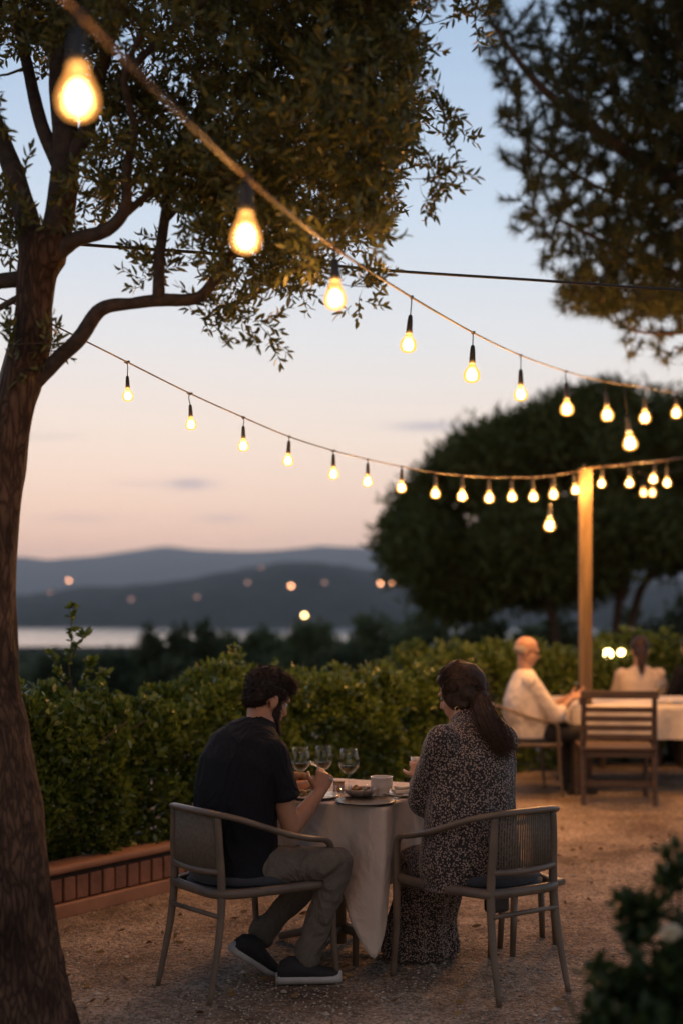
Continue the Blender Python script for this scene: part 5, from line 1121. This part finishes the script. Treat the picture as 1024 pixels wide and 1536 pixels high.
# ================= far diners
def diner(label, hip, ang, lean, skin, top_m, leg_m, hair_m, hands, size=1.0, bald=False, tail=False, headturn=0, sleeves=.95, glasses=False, look=-.25, girth=1.0):
    t = thing('person', label, 'person', (0, 0, 0)); Fd = V((math.cos(ang), math.sin(ang), 0)); S = Fd.cross(V((0, 0, 1))); Z = V((0, 0, 1)); hip = V(hip); k = size
    W = lambda a, b, c: hip+(Fd*a+S*b+Z*c)*k
    L_ = lambda z: lean*z
    q = MB(); g = girth
    q.loft([(W(0, 0, -.06), S*.17*k, Fd*.12*k), (W(L_(.1), 0, .1), S*.15*k, Fd*.12*k), (W(L_(.3), 0, .3), S*.17*k, Fd*.12*k), (W(L_(.43), 0, .43), S*.165*k, Fd*.09*k), (W(L_(.5), 0, .5), S*.06*k, Fd*.055*k)], 20)
    hf_, hr2, hu_ = frame(Matrix.Rotation(headturn, 3, 'Z') @ Fd+V((0, 0, look))); hc_ = W(L_(.66)+.02, 0, .655)
    head(q, hc_, hf_, hr2, hu_, k, W(L_(.5), 0, .5))
    arms = []
    for s, (el, wr2, hd, nn, sd, cu) in zip((1, -1), hands):
        sh2 = W(L_(.42), s*.17, .42); e_ = W(*el); w_ = W(*wr2); arms.append((sh2, e_, w_)); muscle(q, sh2, e_, .048*k, .045*k, .036*k); muscle(q, e_, w_, .036*k, .035*k, .025*k)
        hand(q, w_, Fd*hd[0]+S*hd[1]+Z*hd[2], Fd*nn[0]+S*nn[1]+Z*nn[2], Fd*sd[0]+S*sd[1]+Z*sd[2], k, cu)
    legs = []
    for s in (1, -1):
        h_ = W(0, s*.09, -.02); kn = W(.42, s*.11, .0); an = W(.40, s*.11, -.34); an.z = .10; legs.append((h_, kn, an)); muscle(q, h_, kn, .075*k, .065*k, .052*k); muscle(q, kn, an, .05*k, .048*k, .034*k)
    remesh('body', q, skin, t, .0075, 4); eyes(t, hc_, hf_, hr2, hu_, k)
    q = MB(); q.loft([(W(0, 0, -.07), S*.19*g*k, Fd*.16*g*k), (W(L_(.08)+.01, 0, .08), S*.19*g*k, Fd*.17*g*k), (W(L_(.25), 0, .25), S*.195*g*k, Fd*.15*g*k), (W(L_(.38), 0, .38), S*.20*k, Fd*.125*k), (W(L_(.46), 0, .46), S*.14*k, Fd*.085*k), (W(L_(.5), 0, .505), S*.065*k, Fd*.062*k)], 24)
    for sh2, e_, w_ in arms:
        q.capsule(sh2, e_.lerp(sh2, 1-min(1, sleeves)), .068*k, .058*k, 16)
        if sleeves > 1: q.capsule(e_, e_.lerp(w_, sleeves-1), .056*k, .045*k, 16)
    remesh('shirt', q, top_m, t, .011, 6, .008, 8)
    q = MB(); q.loft([(W(0, 0, -.09), S*.17*k, Fd*.14*k), (W(0, 0, 0), S*.18*g*k, Fd*.15*g*k)], 20)
    for h_, kn, an in legs: muscle(q, h_, kn, .09*k, .08*k, .066*k); muscle(q, kn, an, .064*k, .058*k, .048*k)
    remesh('trousers', q, leg_m, t, .011, 5, .006, 8)
    for h_, kn, an in legs: shoe(t, V((an.x, an.y, .003))-Fd*.07, V((an.x, an.y, .003))+Fd*.17, (0, 0, 1), sh_b, sh_b)
    X = lambda a, b, c: hc_+(hf_*a+hr2*b+hu_*c)*k
    q = MB()
    if bald:
        for s in (-1, 1): q.ell(X(-.04, s*.07, .0), hr2*.012*k, hf_*.045*k, hu_*.035*k)
        q.ell(X(-.088, 0, -.005), hr2*.06*k, hf_*.018*k, hu_*.038*k)
        q.ell(X(.06, 0, -.10), hr2*.03*k, hf_*.022*k, hu_*.02*k)
    else:
        q.ell(X(-.022, 0, .036), hr2*.085*k, hf_*.100*k, hu_*.094*k, 22, 14); q.ell(X(-.05, 0, -.02), hr2*.07*k, hf_*.06*k, hu_*.075*k)
        if tail:
            tp_ = [X(-.10, 0, .0), X(-.125, 0, -.06), X(-.12, .0, -.16), X(-.12, .0, -.25)]
            for a, b_, ra, rb in zip(tp_, tp_[1:], (.035, .042, .04), (.042, .04, .016)): q.capsule(a, b_, ra*k, rb*k)
    remesh('hair', q, hair_m, t, .007, 3, .004, 40)
    if glasses:
        q = MB()
        for s in (-1, 1):
            q.tube([X(.098, s*.033+.022*math.cos(a), .002+.017*math.sin(a)) for a in np.linspace(0, 6.28, 15)[:-1]], .0022, 6, closed=True); q.tube([X(.096, s*.056, .008), X(0, s*.084, .006)], .002, 6)
        q.tube([X(.1, .011, .004), X(.1, -.011, .004)], .002, 6); q.build('glasses', rubber, t)
    return t, W, Fd, S
wshirt = mat('pale_shirt', (.78, .70, .62), (.72, .64, .56), .85, 60, bump=.1, folds=.5, fscale=6); blouse = mat('cream_blouse', (.68, .56, .48), (.6, .5, .42), .85, 60); dtrou = mat('black_trousers', (.025, .024, .026), rough=.9, scale=60)
skin_r = mat('skin_ruddy', (.46, .27, .19), (.38, .21, .15), .5, 14, sss=.1)
hipm = P(786, 1098, 10.8); hipm.z = .50
bm, Wm, Fb, Sb = diner('bald older man with glasses in a pale shirt sitting sideways at the far table', hipm, .12, .0, skin_r, wshirt, dtrou, hair_g,
      [((.20, .20, .14), (.36, .10, .27), (.8, -.1, .35), (-.3, -.5, .6), (0, -.7, .5), .5), ((.20, -.20, .14), (.38, -.06, .27), (.8, .1, .3), (-.3, .6, .6), (0, .7, .5), .5)], 1.0, bald=True, glasses=True, sleeves=1.35, girth=1.12, headturn=-.25)
t = thing('mobile_phone', 'small dark phone held up by the bald older man', 'phone', Wm(.485, -.03, .335), .12); q = MB(); q.box((0, 0, 0), .012, .075, .14, Matrix.Rotation(-.7, 3, 'Y')); q.build('case', rubber, t, False, bevel=.003); q = MB(); q.box((-.006, 0, .005), .002, .068, .128, Matrix.Rotation(-.7, 3, 'Y')); q.build('screen', emit('phone_screen', (1, .6, .35), .8), t, False)
make_chair('cord-backed armchair under the bald older man at the far table', (hipm.x-.02, hipm.y, 0), .12, 24, .0045)
q = MB(); c = Wm(.20, 0, .095); q.loft([(c+V((-.13, 0, -.02)), V((0, .17, 0)), V((0, 0, .03))), (c+V((0, 0, .03)), V((0, .18, 0)), V((0, 0, .06))), (c+V((.12, 0, .02)), V((0, .17, 0)), V((0, 0, .05))), (c+V((.15, 0, -.02)), V((0, .16, 0)), V((0, 0, .03)))], 20); tag(q.build('lap_napkin', napk), 'cream napkin spread over the lap of the bald man', 'napkin')
hipw = P(960, 1100, 12.6); hipw.z = .44
diner('far woman with a brown ponytail and cream blouse seen from behind', hipw, 1.45, .10, skin_l, blouse, dtrou, hair_w, [((.16, .24, .12), (.36, .14, .2), (.8, -.3, 0), (0, 0, -1), (.2, -.8, 0), .4), ((.16, -.24, .12), (.36, -.14, .2), (.8, .3, 0), (0, 0, -1), (.2, .8, 0), .4)], 1.0, tail=True, sleeves=1.6, look=-.3)
t = thing('bench', 'plain wooden bench under the far woman with the ponytail, mostly hidden', 'bench', (hipw.x, hipw.y, 0)); q = MB(); q.box((0, 0, .36), .9, .34, .04); q.build('seat', slat, t, False, bevel=.005)
for x in (-.38, .38): q = MB(); q.box((x, 0, .17), .05, .3, .339); q.build('leg', slat, t, False, bevel=.005)
hipd = P(1046, 1100, 12.5); hipd.z = .47
diner('dark-haired guest in dark clothes cut off by the right edge', hipd, 2.2, .10, skin_d, shirt, dtrou, hair_d, [((.16, .24, .12), (.36, .14, .2), (.8, -.3, 0), (0, 0, -1), (.2, -.8, 0), .4), ((.16, -.24, .12), (.36, -.14, .2), (.8, .3, 0), (0, 0, -1), (.2, .8, 0), .4)], 1.0, sleeves=1.6)
slat_chair('slatted chair under the dark-haired guest at the right edge', (hipd.x+.12, hipd.y-.18, 0), .63, .48)
t = thing('side_table', 'small second table with a cloth beyond the ponytailed woman', 'table', (2.8, 13.25, 0)); q = MB(); q.box((0, 0, .69), 1.2, .5, .03); q.build('table_top', slat, t, False, bevel=.005)
for x in (-.5, .5): q = MB(); q.tube([(x, 0, .68), (x, 0, 0)], .03, 8); q.build('leg', slat, t)
